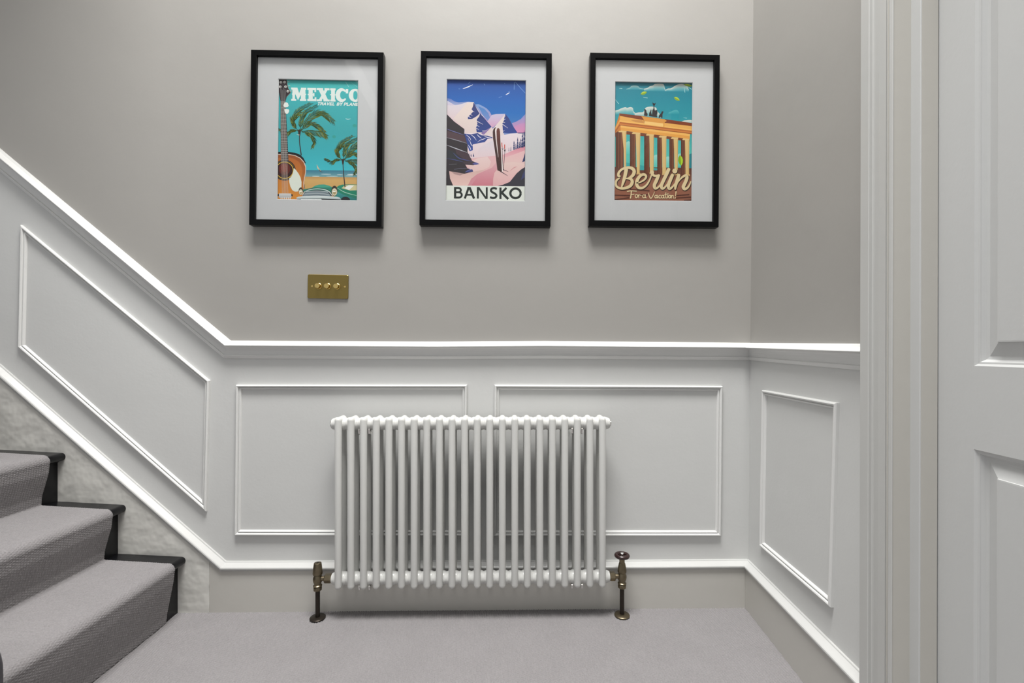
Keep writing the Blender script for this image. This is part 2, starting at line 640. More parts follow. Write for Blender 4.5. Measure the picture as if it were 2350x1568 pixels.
door = empty('door_1')
tag(door, 'white panelled door standing closed at the right edge', None, kind='structure')
e0, e1 = U_DOOR0 - 0.008, U_DOOR1 + 0.008
US = onR(2235.5, 839, W_DOOR, KD)[0]
zU = onR(2235.5, 840, W_DOOR, KD)[1]
zL = onR(2234, 1031, W_DOOR, KD)[1]
st = US - U_DOOR0
um0, um1 = (U_DOOR0 + U_DOOR1) / 2 - 0.05, (U_DOOR0 + U_DOOR1) / 2 + 0.05
uR = U_DOOR1 - st
print('door panel', US, zU, zL, st)
TH = 0.04


def dbox(u0, u1, z0, z1, wf, th=TH):
    v = [dp(u0, z0, wf), dp(u1, z0, wf), dp(u1, z1, wf), dp(u0, z1, wf), dp(u0, z0, wf - th), dp(u1, z0, wf - th), dp(u1, z1, wf - th), dp(u0, z1, wf - th)]
    return v, [(0, 1, 2, 3), (4, 5, 6, 7), (0, 1, 5, 4), (1, 2, 6, 5), (2, 3, 7, 6), (3, 0, 4, 7)]


ZT = 1.90
mk('stile', *dbox(e0, US, 0.008, DTOP - 0.003, W_DOOR), 'door', door)
mk('stile', *dbox(uR, e1, 0.008, DTOP - 0.003, W_DOOR), 'door', door)
mk('lock_rail', *dbox(US, uR, zL, zU, W_DOOR), 'door', door)
mk('bottom_rail', *dbox(US, uR, 0.008, 0.20, W_DOOR), 'door', door)
mk('top_rail', *dbox(US, uR, ZT, DTOP - 0.003, W_DOOR), 'door', door)
mk('muntin', *dbox(um0, um1, 0.20, zL, W_DOOR), 'door', door)
mk('muntin', *dbox(um0, um1, zU, ZT, W_DOOR), 'door', door)
FIELD = [(0, 0), (0.004, -0.0035), (0.0075, -0.0040), (0.0085, -0.0060), (0.0125, -0.0110), (0.0165, -0.0118), (0.0185, -0.0120), (0.0440, -0.0035), (0.0445, -0.0010), (0.0470, -0.0008)]


def field(u0, u1, z0, z1):
    v, f = [], []
    for s, dw in FIELD:
        v += [dp(u0 + s, z0 + s, W_DOOR + dw), dp(u1 - s, z0 + s, W_DOOR + dw), dp(u1 - s, z1 - s, W_DOOR + dw), dp(u0 + s, z1 - s, W_DOOR + dw)]
    n = len(FIELD)
    for k in range(n - 1):
        for i in range(4):
            j = (i + 1) % 4
            f.append((4 * k + i, 4 * k + j, 4 * k + 4 + j, 4 * k + 4 + i))
    f.append((4 * n - 4, 4 * n - 3, 4 * n - 2, 4 * n - 1))
    mk('raised_panel', v, f, 'door', door)


field(US, um0, zU, ZT)
field(um1, uR, zU, ZT)
field(US, um0, 0.20, zL)
field(um1, uR, 0.20, zL)

# ------------------------------------------------------------------ staircase
YS = D - 0.020          # face of the wall string
Y0 = 1.00               # open side of the flight
tips = [onY(426, 1290, YS)[0], onY(289, 1290, YS)[0], onY(150.5, 1290, YS)[0], onY(-4, 1290, YS)[0]]
tips += [tips[3] - 0.225, tips[3] - 0.45]
zf = [onY(0, y, YS)[1] for y in (1281, 1160, 1040, 918)]
zf += [zf[3] + 0.192, zf[3] + 0.384]
OV = 0.028
risers = [t - OV for t in tips]
NS = 6
sc = empty('staircase', (tips[0], (Y0 + YS) / 2, 0))
tag(sc, 'carpeted staircase with black painted treads rising to the left', 'staircase')


def world_to(o, verts):
    return [(x - o.location[0], y - o.location[1], z - o.location[2]) for x, y, z in verts]


SLOPE = 0.055
for k in range(NS):
    back = risers[k + 1] if k + 1 < NS else risers[k] - 0.23
    t, z = tips[k], zf[k]
    # tread profile with a rounded nosing
    r = 0.014
    pr = [(back - 0.01, z + SLOPE * (t - back))]
    for a in range(0, 181, 20):
        aa = math.radians(90 - a)
        pr.append((t - r + r * math.cos(aa), z - r + r * math.sin(aa)))
    pr += [(risers[k] + 0.006, z - 2 * r - 0.001), (risers[k] - 0.001, z - 2 * r - 0.009), (back - 0.01, z - 2 * r - 0.004)]
    n = len(pr)
    v = [(x, Y0, q) for x, q in pr] + [(x, YS + 0.004, q) for x, q in pr]
    f = [tuple(range(n)), tuple(range(n, 2 * n))] + [(i, (i + 1) % n, n + (i + 1) % n, n + i) for i in range(n)]
    mk('tread', world_to(sc, v), f, 'black', sc, True, angle=35)
    zb = -0.004 if k == 0 else zf[k - 1] + SLOPE * (tips[k - 1] - risers[k]) - 0.004
    v, f = box(risers[k] - 0.018, risers[k], Y0, YS + 0.004, zb, z - 0.03)
    mk('riser', world_to(sc, v), f, 'black', sc)
# outer string closing the open side
pr = [(risers[0] + 0.004, -0.004)]
for k in range(NS):
    pr.append((risers[k] + 0.004, zf[k] - 0.030))
    nx = risers[k + 1] + 0.004 if k + 1 < NS else risers[k] - 0.22
    pr.append((nx, zf[k] - 0.030))
pr.append((pr[-1][0], -0.004))
n = len(pr)
v = [(x, Y0 - 0.02, q) for x, q in pr] + [(x, Y0, q) for x, q in pr]
f = [tuple(range(n)), tuple(range(n, 2 * n))] + [(i, (i + 1) % n, n + (i + 1) % n, n + i) for i in range(n)]
mk('outer_string', world_to(sc, v), f, 'trim', sc)

# wall string with its cap: lumpy paint above the steps
bst = empty('baseboard_stairs')
tag(bst, 'sloping off-white stair skirting with lumpy paint above the black treads', None, kind='structure')
for p in cap_run[:1]:
    mk('cap_moulding', *p, 'cap', bst)
dx = 0.026 * math.hypot(1, 0.872)
ln = lambda x: sk[1][1] + (sk[1][0] - x) * ((sk[0][1] - sk[1][1]) / (sk[1][0] - sk[0][0])) - dx
vb = [(XL, ln(XL)), (seam - 0.0006, ln(seam)), (seam - 0.0006, -0.004), (XL, -0.004)]
v = [(x, D - SK_W - 0.001, z) for x, z in vb] + [(x, D - 0.0005, z) for x, z in vb]
mk('wall_string', v, [(0, 1, 2, 3), (4, 5, 6, 7), (0, 1, 5, 4), (1, 2, 6, 5), (2, 3, 7, 6), (3, 0, 4, 7)], 'string', bst)

# stair carpet: one runner following the steps
CT = 0.009
path = []
for k in range(5):
    t, z = tips[k], zf[k]
    zprev = 0.0 if k == 0 else zf[k - 1] + SLOPE * (tips[k - 1] - risers[k]) + CT
    path.append((risers[k] + 0.008, zprev + 0.001))
    path.append((risers[k] + 0.011, zprev + 0.03))
    path.append((t + CT * 0.55, z - 0.058))
    cxn, czn, rr = t - 0.016, z - 0.017, 0.017 + CT
    for a in range(-18, 86, 13):
        aa = math.radians(a)
        path.append((cxn + rr * math.cos(aa), czn + rr * math.sin(aa)))
    if k < 4:
        zb = z + SLOPE * (t - risers[k + 1]) + CT
        path.append((risers[k + 1] + 0.009, zb))
path = np.array(path)
seg = np.linalg.norm(np.diff(path, axis=0), axis=1)
cum = np.concatenate([[0], np.cumsum(seg)])
ss = np.arange(0, cum[-1], 0.0018)
px_ = np.interp(ss, cum, path[:, 0])
pz_ = np.interp(ss, cum, path[:, 1])
tx = np.gradient(px_)
tz = np.gradient(pz_)
ker = np.ones(9) / 9
txs = np.convolve(np.pad(tx, 4, 'edge'), ker, 'valid')
tzs = np.convolve(np.pad(tz, 4, 'edge'), ker, 'valid')
ll = np.hypot(txs, tzs) + 1e-9
nxn, nzn = tzs / ll, -txs / ll
YC = onY(0, 0, 1.0)[0]
ye = 1.648
yy = np.arange(1.075, ye, 0.0018)
Sg, Yg = np.meshgrid(ss, yy, indexing='ij')
hs = loop_height(Yg, Sg, 0)
hs = hs * (0.78 + 0.30 * rng.random(hs.shape))
amp = 0.0040 * (hs - 1.0)
edge = np.clip((ye - Yg) / 0.008, 0, 1)
amp = amp - (1 - np.sqrt(1 - (1 - edge) ** 2)) * (CT - 0.001)
P = np.stack([px_[:, None] + nxn[:, None] * amp - 0, Yg, pz_[:, None] + nzn[:, None] * amp], -1)
run = grid_mesh('stair_carpet', P, 'carpet')
tag(run, 'pale grey woven carpet runner laid over the stair treads', 'carpet')

# newel at the foot of the flight, just reaching into the left edge of the frame
d8 = ray(7.5, CY)
q8 = CAMP + d8 * (1.005 / d8[1])
pl = np.array([-d8[1], d8[0], 0])
pl = pl / np.linalg.norm(pl)
axis = q8 + pl * 0.046
nw = empty('newel_post', (float(axis[0]), float(axis[1]), 0))
tag(nw, 'dark painted post with a rounded shoulder at the left edge', 'post')
mb = MB()
mb.lathe([(0.044, 0.0), (0.046, 0.004), (0.046, 0.27), (0.0455, 0.285), (0.0435, 0.30), (0.040, 0.315), (0.035, 0.328), (0.028, 0.338)], n=40)
mb.build('base_block', 'newel', nw, True, 40)
mb = MB()
mb.lathe([(0.026, 0.336), (0.024, 0.36), (0.030, 0.40), (0.032, 0.50), (0.026, 0.80), (0.022, 0.98)], n=32)
mb.build('shaft', 'newel', nw, True, 40)
mb = MB()
mb.lathe([(0.020, 0.978), (0.036, 0.985), (0.036, 0.995), (0.030, 1.0), (0.040, 1.03), (0.038, 1.06), (0.022, 1.085), (0.004, 1.09)], n=32)
mb.build('newel_cap', 'newel', nw, True, 40)

# ------------------------------------------------------------------ radiator
YR = 1.665
YF, YB = YR - 0.025, YR + 0.025
xl = onY(776.4, 1150, YF)[0]
xr = onY(1382.2, 1150, YF)[0]
NSEC = 22
PITCH = (xr - xl) / (NSEC - 1)
ZB, ZTP = 0.114, 0.7105
zb_ax, zt_ax = ZB + 0.0265, ZTP - 0.0265
TR = 0.0122
rad = empty('column_radiator', ((xl + xr) / 2, YR, ZB))
tag(rad, 'white two-column tubular radiator hung on the panelled back wall', 'radiator')


def hemi(r, z, up, n=7):
    out = []
    for i in range(n + 1):
        a = math.pi / 2 * i / n
        out.append((max(r * math.cos(a), 0.0006), z + (1 if up else -1) * r * math.sin(a)))
    return out


mb = MB()
h = ZTP - ZB
for yo in (-0.025, 0.025):
    pr = list(reversed(hemi(TR, TR, False))) + hemi(TR, h - TR, True)
    mb.lathe(pr, (0, yo, 0), n=20)
for za in (h - TR * 0.99, TR * 0.99):     # ridge joining front and rear tube at each head
    mb.lathe([(TR * 0.97, -0.025), (TR * 0.97, 0.025)], (0, 0, za), 'y', n=20)
for za in (zt_ax - ZB, zb_ax - ZB):
    p = PITCH / 2
    mb.lathe([(0.0205, -p), (0.0212, -p + 0.0012), (0.0212, -p + 0.003), (0.0222, -p + 0.0042), (0.0232, -p + 0.008), (0.0236, 0), (0.0232, p - 0.008), (0.0222, p - 0.0042),
              (0.0212, p - 0.003), (0.0212, p - 0.0012), (0.0205, p)], (0, 0, za), 'x', n=32)
first = None
for i in range(NSEC):
    loc = (xl + i * PITCH - (xl + xr) / 2, 0, 0)
    if first is None:
        first = mb.build('radiator_section', 'rad', rad, True, 50)
        o = first
    else:
        o = first.copy()
        COL.objects.link(o)
        o.parent = rad
    o.location = loc
# end plugs
for sx, x0 in ((-1, xl - PITCH / 2), (1, xr + PITCH / 2)):
    for top in (True, False):
        z = (zt_ax if top else zb_ax) - ZB
        mb = MB()
        X = x0 - (xl + xr) / 2
        e = [(0.0205, 0), (0.0195, 0.0025), (0.0195, 0.0045), (0.0175, 0.0055), (0.0170, 0.008), (0.0135, 0.0095)]
        mb.lathe([(r, sx * q) for r, q in e], (X, 0, z), 'x', n=28)
        pg = mb.build('end_plug', 'rad', rad, True, 30)
        if top:
            mb = MB()
            mb.lathe([(0.0115, sx * 0.009), (0.0115, sx * 0.0125), (0.009, sx * 0.0135), (0.008, sx * 0.0110)], (X, 0, z), 'x', n=24)
            mb.build('vent_screw', 'chrome', pg, True, 30)
# chrome hanging hooks either side of the third tube from each end
for i, tz_ in [(2, 'top'), (NSEC - 3, 'top'), (2, 'bottom'), (NSEC - 3, 'bottom')]:
    X = xl + i * PITCH - (xl + xr) / 2
    for s in (-1, 1):
        mb = MB()
        xh = X + s * 0.0175
        if tz_ == 'top':
            za = zt_ax - ZB - 0.0225
            pts = [(0.060, za + 0.004), (0.02, za - 0.003), (-0.006, za - 0.004), (-0.016, za + 0.002), (-0.020, za + 0.009), (-0.022, za + 0.006), (-0.019, za - 0.010), (-0.010, za - 0.014), (0.02, za - 0.012), (0.060, za - 0.010)]
        else:
            za = zb_ax - ZB - 0.0235
            pts = [(0.060, za + 0.002), (0.015, za - 0.001), (-0.010, za + 0.001), (-0.018, za + 0.006), (-0.021, za + 0.003), (-0.017, za - 0.010), (-0.008, za - 0.013), (0.060, za - 0.011)]
        n = len(pts)
        v = [(xh - 0.0025, y, z) for y, z in pts] + [(xh + 0.0025, y, z) for y, z in pts]
        f = [tuple(range(n)), tuple(range(n, 2 * n))] + [(k, (k + 1) % n, n + (k + 1) % n, n + k) for k in range(n)]
        mk('wall_hook', v, f, 'chrome', rad)


# ------------------------------------------------------------------ radiator valves
def valve(px, sx, wheel, label, rose):
    """sx: direction from the valve to the radiator"""
    X = onY(px, 1325, YR)[0]
    o = empty('radiator_valve', (X, YR, 0))
    tag(o, label, 'valve')
    mb = MB()
    mb.lathe([(0.0078, 0.004), (0.0078, 0.105)], n=24)
    mb.build('pipe', 'bronze', o, True, 40)
    mb = MB()
    mb.lathe([(0.0258, 0.0), (0.0268, 0.0015), (0.0268, 0.004), (0.0255, 0.0052), (0.014, 0.0062), (0.0105, 0.0072), (0.0081, 0.0072)], n=36)
    mb.build('pipe_collar', rose, o, True, 40)
    mb = MB()
    mb.lathe([(0.0085, 0.098), (0.0125, 0.0985), (0.0145, 0.101), (0.0150, 0.109), (0.0140, 0.1115)], n=8)
    mb.build('compression_nut', 'antique', o, False)
    mb = MB()
    zc = zb_ax
    mb.lathe([(0.011, 0.111), (0.0148, 0.1135), (0.0152, 0.117), (0.012, 0.1195), (0.0115, 0.122), (0.0145, 0.1285), (0.0160, 0.1365), (0.0155, 0.144), (0.0125, 0.151), (0.0115, 0.153)], n=28)
    mb.lathe([(0.0085, sx * 0.008), (0.0085, sx * 0.026)], (0, 0, zc), 'x', n=20)
    mb.build('valve_body', 'antique', o, True, 40)
    mb = MB()
    xe = (xl - PITCH / 2 - 0.009) if sx > 0 else (xr + PITCH / 2 + 0.009)
    xe = abs(xe - X)
    mb.lathe([(0.011, sx * 0.0245), (0.0150, sx * 0.0252), (0.0160, sx * 0.0272), (0.0160, sx * (xe - 0.004)), (0.0150, sx * (xe - 0.001)), (0.011, sx * xe)], (0, 0, zc), 'x', n=6)
    mb.build('union_nut', 'antique', o, False)
    mb = MB()
    if not wheel:
        pr = [(0.0115, 0.152), (0.0160, 0.1555), (0.0168, 0.160), (0.0152, 0.176), (0.0135, 0.190), (0.0125, 0.195), (0.0100, 0.1962)]
        mb.lathe(pr, n=28)
        cap = mb.build('lockshield_cap', 'antique', o, True, 40)
        mb = MB()
        mb.lathe([(0.0035, 0.1955), (0.0035, 0.1968), (0.002, 0.1972)], n=16)
        mb.build('cap_screw', 'bronze', cap, True, 40)
    else:
        mb.lathe([(0.0115, 0.152), (0.0152, 0.155), (0.0160, 0.159), (0.0148, 0.170), (0.0125, 0.182), (0.0112, 0.187), (0.0100, 0.1885), (0.0096, 0.190), (0.0098, 0.204)], n=10)
        mb.build('bonnet', 'antique', o, False)
        mb = MB()
        zw = 0.2135
        mb.torus((0, 0, zw), 0.0205, 0.0068)
        for a in range(4):
            aa = math.radians(45 + 90 * a)
            c, s = math.cos(aa), math.sin(aa)
            vv, ff2 = box(0.003, 0.018, -0.0028, 0.0028, zw - 0.003, zw + 0.002)
            mb.add([(x * c - y * s, x * s + y * c, z) for x, y, z in vv], ff2)
        hw = mb.build('hand_wheel', 'wheel', o, True, 40)
        mb = MB()
        mb.lathe([(0.0062, 0.2035), (0.0062, 0.2195), (0.0072, 0.2205), (0.0072, 0.2225), (0.005, 0.2245), (0.001, 0.2250)], n=20)
        mb.build('wheel_screw', 'chrome', hw, True, 40)
    return o


valve(729, 1, False, 'antique brass lockshield valve on a dark pipe, left end of the radiator', 'bronze')
valve(1427.5, -1, True, 'antique brass valve with a red-brown hand wheel, right end of the radiator', 'antique')

# ------------------------------------------------------------------ dimmer switch
sx_, sz_ = onY(752.3, 658, D - 0.004)
sw = empty('dimmer_switch', (sx_, D, sz_ - 0.0435))
sw.rotation_euler = (0, math.radians(0.9), 0)
tag(sw, 'brushed brass dimmer switch plate with three knobs below the palm poster', 'light switch')
PW, PH = 0.0735, 0.0435
mb = MB()
ring = []
for cx0, cz0, a0 in ((PW - 0.005, PH - 0.005, 0), (-PW + 0.005, PH - 0.005, 90), (-PW + 0.005, -PH + 0.005, 180), (PW - 0.005, -PH + 0.005, 270)):
    for a in range(0, 91, 18):
        aa = math.radians(a0 + a)
        ring.append((cx0 + 0.005 * math.cos(aa), cz0 + 0.005 * math.sin(aa)))
n = len(ring)
lay = [(1.0, -0.0005), (1.0, -0.0042), (0.985, -0.0052)]
v = []
for s, y in lay:
    v += [((x - math.copysign(0.0011 if s < 1 else 0, x)), y, z - math.copysign(0.0011 if s < 1 else 0, z) + PH) for x, z in ring]
f = []
for k in range(2):
    f += [(k * n + i, k * n + (i + 1) % n, (k + 1) * n + (i + 1) % n, (k + 1) * n + i) for i in range(n)]
f += [tuple(range(n)), tuple(range(2 * n, 3 * n))]
mk('switch_plate', v, f, 'brass', sw)
for px in (730.5, 751.5, 772.8):
    kx = onY(px, 657, D - 0.006)[0] - sx_
    mb = MB()
    mb.lathe([(0.0112, -0.0048), (0.0112, -0.0065), (0.0098, -0.0075), (0.0094, -0.0175), (0.0088, -0.0192), (0.0078, -0.0195)], (kx, 0, PH + 0.0008), 'y', n=32)
    mb.build('dimmer_knob', 'brassknob', sw, True, 30)
for px in (715.3, 790.8):
    kx = onY(px, 657, D - 0.006)[0] - sx_
    mb = MB()
    mb.lathe([(0.0036, -0.0048), (0.0036, -0.0056), (0.0024, -0.0062), (0.0006, -0.0063)], (kx, 0, PH), 'y', n=20)
    mb.build('plate_screw', 'brassknob', sw, True, 30)

# ------------------------------------------------------------------ framed posters
INK_GAIN = 0.92


class Print:
    """flat print: coloured shapes drawn in the poster's own coordinates"""

    def __init__(self, corners, W, Hh):
        self.c = corners          # TL TR BR BL in drawing units
        self.W, self.Hh = W, Hh
        self.v, self.f, self.col = [], [], []
        self.layer = 0

    def map(self, x, y):
        (x0, y0), (x1, y1), (x2, y2), (x3, y3) = self.c
        t = (y - (y0 + y1) / 2) / ((y2 + y3) / 2 - (y0 + y1) / 2)
        L = x0 + (x3 - x0) * t
        R = x1 + (x2 - x1) * t
        s = (x - L) / (R - L)
        top = y0 + (y1 - y0) * s
        bot = y3 + (y2 - y3) * s
        t = (y - top) / (bot - top)
        s = min(max(s, -0.05), 1.05)
        t = min(max(t, -0.03), 1.03)
        return ((s - 0.5) * self.W, (0.5 - t) * self.Hh)

    def up(self):
        self.layer += 1

    def ink(self, c):
        return tuple(min(0.85, max(0.0, srgb(k) - 0.014) * INK_GAIN) for k in c) + (1.0,)

    def face(self, pts, cols):
        y = -self.layer * 1.6e-6
        n = len(self.v)
        for p in pts:
            a, b = self.map(*p)
            self.v.append((a, y, b))
        self.f.append(tuple(range(n, n + len(pts))))
        self.col += [self.ink(c) for c in cols]

    def poly(self, pts, c, c2=None):
        """c2: second colour reached at the lowest point"""
        self.up()
        if c2 is None:
            self.face(pts, [c] * len(pts))
        else:
            ys = [p[1] for p in pts]
            a, b = min(ys), max(ys)
            self.face(pts, [tuple(c[i] + (c2[i] - c[i]) * (p[1] - a) / (b - a) for i in range(3)) for p in pts])

    def bands(self, x0, x1, stops):
        self.up()
        for (ya, ca), (yb, cb) in zip(stops[:-1], stops[1:]):
            self.face([(x0, ya), (x1, ya), (x1, yb), (x0, yb)], [ca, ca, cb, cb])

    def spline(self, pts, k=7):
        P = [np.array(p, float) for p in pts]
        if len(P) < 3:
            return P
        P = [2 * P[0] - P[1]] + P + [2 * P[-1] - P[-2]]
        out = []
        for i in range(1, len(P) - 2):
            for t in np.linspace(0, 1, k, endpoint=False):
                a, b, c, d = P[i - 1:i + 3]
                out.append(0.5 * (2 * b + (c - a) * t + (2 * a - 5 * b + 4 * c - d) * t * t + (3 * b - a - 3 * c + d) * t ** 3))
        out.append(P[-2])
        return out

    def disc(self, x, y, rx, ry, c, n=20, rot=0, up=True, c2=None):
        if up:
            self.up()
        pts = []
        for i in range(n):
            a = 2 * math.pi * i / n
            p, q = rx * math.cos(a), ry * math.sin(a)
            pts.append((x + p * math.cos(rot) - q * math.sin(rot), y + p * math.sin(rot) + q * math.cos(rot)))
        self.face(pts, [c] * n if c2 is None else [c if p[1] < y else c2 for p in pts])

    def stroke(self, pts, wd, c, smooth=True, cap=True, off=(0, 0), up=True):
        """pts with a width or a list of widths"""
        if up:
            self.up()
        ws = wd if isinstance(wd, (list, tuple)) else [wd] * len(pts)
        q = [(p[0] + off[0], p[1] + off[1], k) for p, k in zip(pts, ws)]
        s = self.spline(q) if smooth else [np.array(p, float) for p in q]
        n = len(s)
        L, R = [], []
        for i in range(n):
            d = s[min(i + 1, n - 1)][:2] - s[max(i - 1, 0)][:2]
            d = d / (np.linalg.norm(d) + 1e-9)
            nn = np.array([-d[1], d[0]]) * max(s[i][2], 0.5) / 2
            L.append(s[i][:2] + nn)
            R.append(s[i][:2] - nn)
        for i in range(n - 1):
            self.face([L[i], L[i + 1], R[i + 1], R[i]], [c] * 4)
        if cap:
            for e in (s[0], s[-1]):
                if e[2] > 4:
                    self.disc(e[0], e[1], e[2] / 2, e[2] / 2, c, 14)

    def line(self, pts, wd, c, up=True, ext=0.0):
        """straight segments with square joints"""
        if up:
            self.up()
        for k, (a, b) in enumerate(zip(pts[:-1], pts[1:])):
            a, b = np.array(a, float), np.array(b, float)
            d = b - a
            ln_ = np.linalg.norm(d)
            if ln_ < 1e-6:
                continue
            d /= ln_
            a2 = a - d * (wd / 2 if k > 0 else ext)
            b2 = b + d * (wd / 2 if k < len(pts) - 2 else ext)
            nn = np.array([-d[1], d[0]]) * wd / 2
            if k:
                self.up()
            self.face([a2 + nn, b2 + nn, b2 - nn, a2 - nn], [c] * 4)

    def build(self, name, parent):
        me = bpy.data.meshes.new(name)
        me.from_pydata(self.v, [], self.f)
        at = me.color_attributes.new('ink', 'FLOAT_COLOR', 'CORNER')
        # faces were added in order, one colour per corner
        flat = np.array(self.col, dtype=np.float32).reshape(-1)
        at.data.foreach_set('color', flat)
        me.materials.append(M['print'])
        # face the hall
        me.update()
        o = bpy.data.objects.new(name, me)
        return link(o, parent)


def ell(cx, cy, rx, ry, a0, a1, n=18):
    return [(cx + rx * math.cos(math.radians(a0 + (a1 - a0) * i / n)), cy + ry * math.sin(math.radians(a0 + (a1 - a0) * i / n))) for i in range(n + 1)]


CAPS = {
    'T': [[(0, .06), (1, .06)], [(.5, .06), (.5, 1)]],
    'R': [[(.08, 1), (.08, .06), (.6, .06), (.9, .17), (.9, .38), (.6, .5), (.08, .5)], [(.5, .5), (1, 1)]],
    'A': [[(.03, 1), (.5, .04)], [(.5, .04), (.97, 1)], [(.2, .68), (.8, .68)]],
    'V': [[(.03, 0), (.5, .97)], [(.5, .97), (.97, 0)]],
    'E': [[(.95, .07), (.1, .07), (.1, .93), (.95, .93)], [(.1, .5), (.8, .5)]],
    'L': [[(.1, 0), (.1, .93), (.95, .93)]],
    'B': [[(.1, .07), (.62, .07), (.85, .17), (.85, .35), (.62, .47), (.1, .47)], [(.62, .47), (.92, .58), (.92, .82), (.65, .93), (.1, .93), (.1, .07)]],
    'Y': [[(.03, 0), (.5, .5)], [(.97, 0), (.5, .5)], [(.5, .45), (.5, 1)]],
    'P': [[(.1, 1), (.1, .07), (.65, .07), (.92, .18), (.92, .4), (.65, .52), (.1, .52)]],
    'N': [[(.09, 1), (.09, 0)], [(.09, .03), (.91, .97)], [(.91, 1), (.91, 0)]],
}


def text_caps(p, s, x, y0, y1, wds, gap, wd, c, slant=0.0):
    for ch, cw in zip(s, wds):
        if ch != ' ':
            for st_ in CAPS[ch]:
                q = [(x + a * cw + slant * (1 - b) * (y1 - y0), y0 + b * (y1 - y0)) for a, b in st_]
                p.line(q, wd, c, ext=wd * 0.2)
        x += cw + gap


# ---- guitar, palms and car
def art_mexico(p):
    sky = [(95, (74, 182, 180)), (350, (68, 172, 176)), (700, (64, 165, 170)), (950, (62, 172, 182)), (1146, (66, 184, 196))]
    p.bands(30, 1030, sky)
    p.bands(30, 1030, [(1145, (62, 122, 146)), (1180, (84, 140, 156)), (1226, (120, 168, 172))])
    p.bands(30, 1030, [(1222, (190, 148, 92)), (1260, (206, 166, 102)), (1520, (186, 142, 84))])
    for x, y, a, b in ((620, 1190, 60, 4), (500, 1216, 45, 4), (930, 1190, 66, 6), (690, 1214, 70, 3), (780, 1195, 35, 3), (900, 1205, 50, 3)):
        p.disc(x, y, a, b, (214, 228, 226))
    p.disc(950, 620, 24, 20, (62, 158, 150))
    p.disc(712, 752, 22, 18, (62, 158, 150))
    p.stroke([(845, 538), (870, 545), (905, 540)], [2, 9, 2], (190, 220, 220))
    p.stroke([(845, 108), (880, 165)], [2, 5], (170, 210, 210), False)
    p.stroke([(905, 112), (985, 170)], [2, 4], (130, 200, 200), False)
    # bird
    p.stroke([(512, 1080), (528, 1122), (560, 1155)], [2, 16, 4], (205, 190, 160))
    p.stroke([(535, 1130), (555, 1158), (585, 1168)], [3, 10, 3], (80, 90, 95))

    greens = [(62, 84, 30), (92, 108, 40), (48, 68, 28), (118, 124, 52), (36, 56, 26)]

    def frond(spine, length, side, n, drop=0.0, tf=None):
        n = int(n * 1.9)
        length = length * 0.98
        q = [tf(a) for a in spine]
        k = tf.scale
        s = p.spline([np.array(a, float) for a in q], 10)
        m = len(s)
        for pas in range(2):
            base = p.layer + 1
            for i in range(n):
                p.layer = base + i % 5
                t = 0.10 + 0.88 * i / (n - 1)
                idx_ = min(int(t * (m - 1)), m - 2)
                a = s[idx_]
                d = s[idx_ + 1] - s[idx_]
                d = d / (np.linalg.norm(d) + 1e-9)
                sd = side if pas == 0 else -side
                ln_ = length * k * (0.35 + 0.65 * math.sin(math.pi * min(1, 0.12 + t * 0.85))) * (1 if pas == 0 else 0.55)
                nn = np.array([-d[1], d[0]]) * sd
                b = a + (d * 1.0 + nn * 0.52) * ln_ * (0.75 + 0.6 * random.random())
                b[1] += drop * ln_
                mid = (a + b) / 2 + nn * ln_ * 0.10
                p.stroke([a, mid, b], [4.4 * k, 5.6 * k, 1.0], random.choice(greens), True, False, up=False)
        p.layer = base + 5
        p.stroke(q, [8 * k] + [6 * k] * (len(q) - 2) + [2], (52, 74, 30), up=True, cap=False)

    def palm(tf):
        frond([(300, 692), (244, 620), (236, 555), (300, 450), (440, 362)], 85, 1, 22, 0, tf)
        frond([(270, 660), (240, 600), (262, 540), (330, 470)], 60, 1, 12, 0, tf)
        frond([(322, 682), (328, 570), (375, 470), (515, 385)], 75, 1, 18, 0.15, tf)
        frond([(328, 684), (400, 565), (505, 482), (605, 494), (718, 574)], 110, 1, 24, 0.10, tf)
        frond([(330, 690), (420, 606), (525, 632), (612, 704)], 85, 1, 16, 0.05, tf)
        frond([(335, 698), (450, 688), (560, 700), (636, 740)], 70, 1, 15, 0.45, tf)
        frond([(345, 704), (432, 728), (486, 800), (466, 885)], 62, 1, 13, 0.25, tf)
        frond([(295, 690), (232, 684), (165, 712), (70, 668)], 52, -1, 14, 0.2, tf)

    class TF:
        def __init__(self, k, x, y):
            self.scale, self.x, self.y = k, x, y

        def __call__(self, a):
            return ((a[0] - 312) * self.scale + self.x, (a[1] - 700) * self.scale + self.y)

    p.stroke([(312, 730), (314, 830), (332, 970)], [9, 11, 13], (62, 50, 48))
    palm(TF(1.0, 312, 700))
    p.stroke([(312, 690), (312, 742)], [34, 18], (58, 42, 34), False)
    p.stroke([(280, 733), (308, 738)], [3, 10], (205, 215, 205), False)
    palm(TF(0.88, 816, 1032))

    # guitar
    body = [(40, 940), (180, 937), (260, 945), (320, 968), (358, 1005), (386, 1062), (370, 1075), (200, 990), (40, 990)]
    p.poly(body, (34, 30, 34))
    out = [(40, 964), (190, 962), (262, 974), (324, 1004), (366, 1050), (388, 1105), (388, 1170), (374, 1235), (364, 1290), (366, 1345), (384, 1400), (402, 1520), (40, 1520)]
    p.poly(out, (214, 196, 180))
    inn = [(40, 972), (190, 970), (258, 982), (318, 1011), (358, 1056), (379, 1108), (379, 1170), (366, 1235), (356, 1290), (358, 1345), (376, 1400), (392, 1520), (40, 1520)]
    p.poly(inn, (150, 82, 44), (200, 128, 48))
    mid = [(40, 1010), (180, 1000), (250, 1015), (305, 1050), (335, 1100), (345, 1160), (335, 1230), (325, 1300), (330, 1400), (340, 1520), (40, 1520)]
    p.poly(mid, (176, 100, 48), (212, 140, 52))
    p.stroke([(374, 1310), (370, 1350), (384, 1400)], [3, 6, 3], (50, 40, 34))
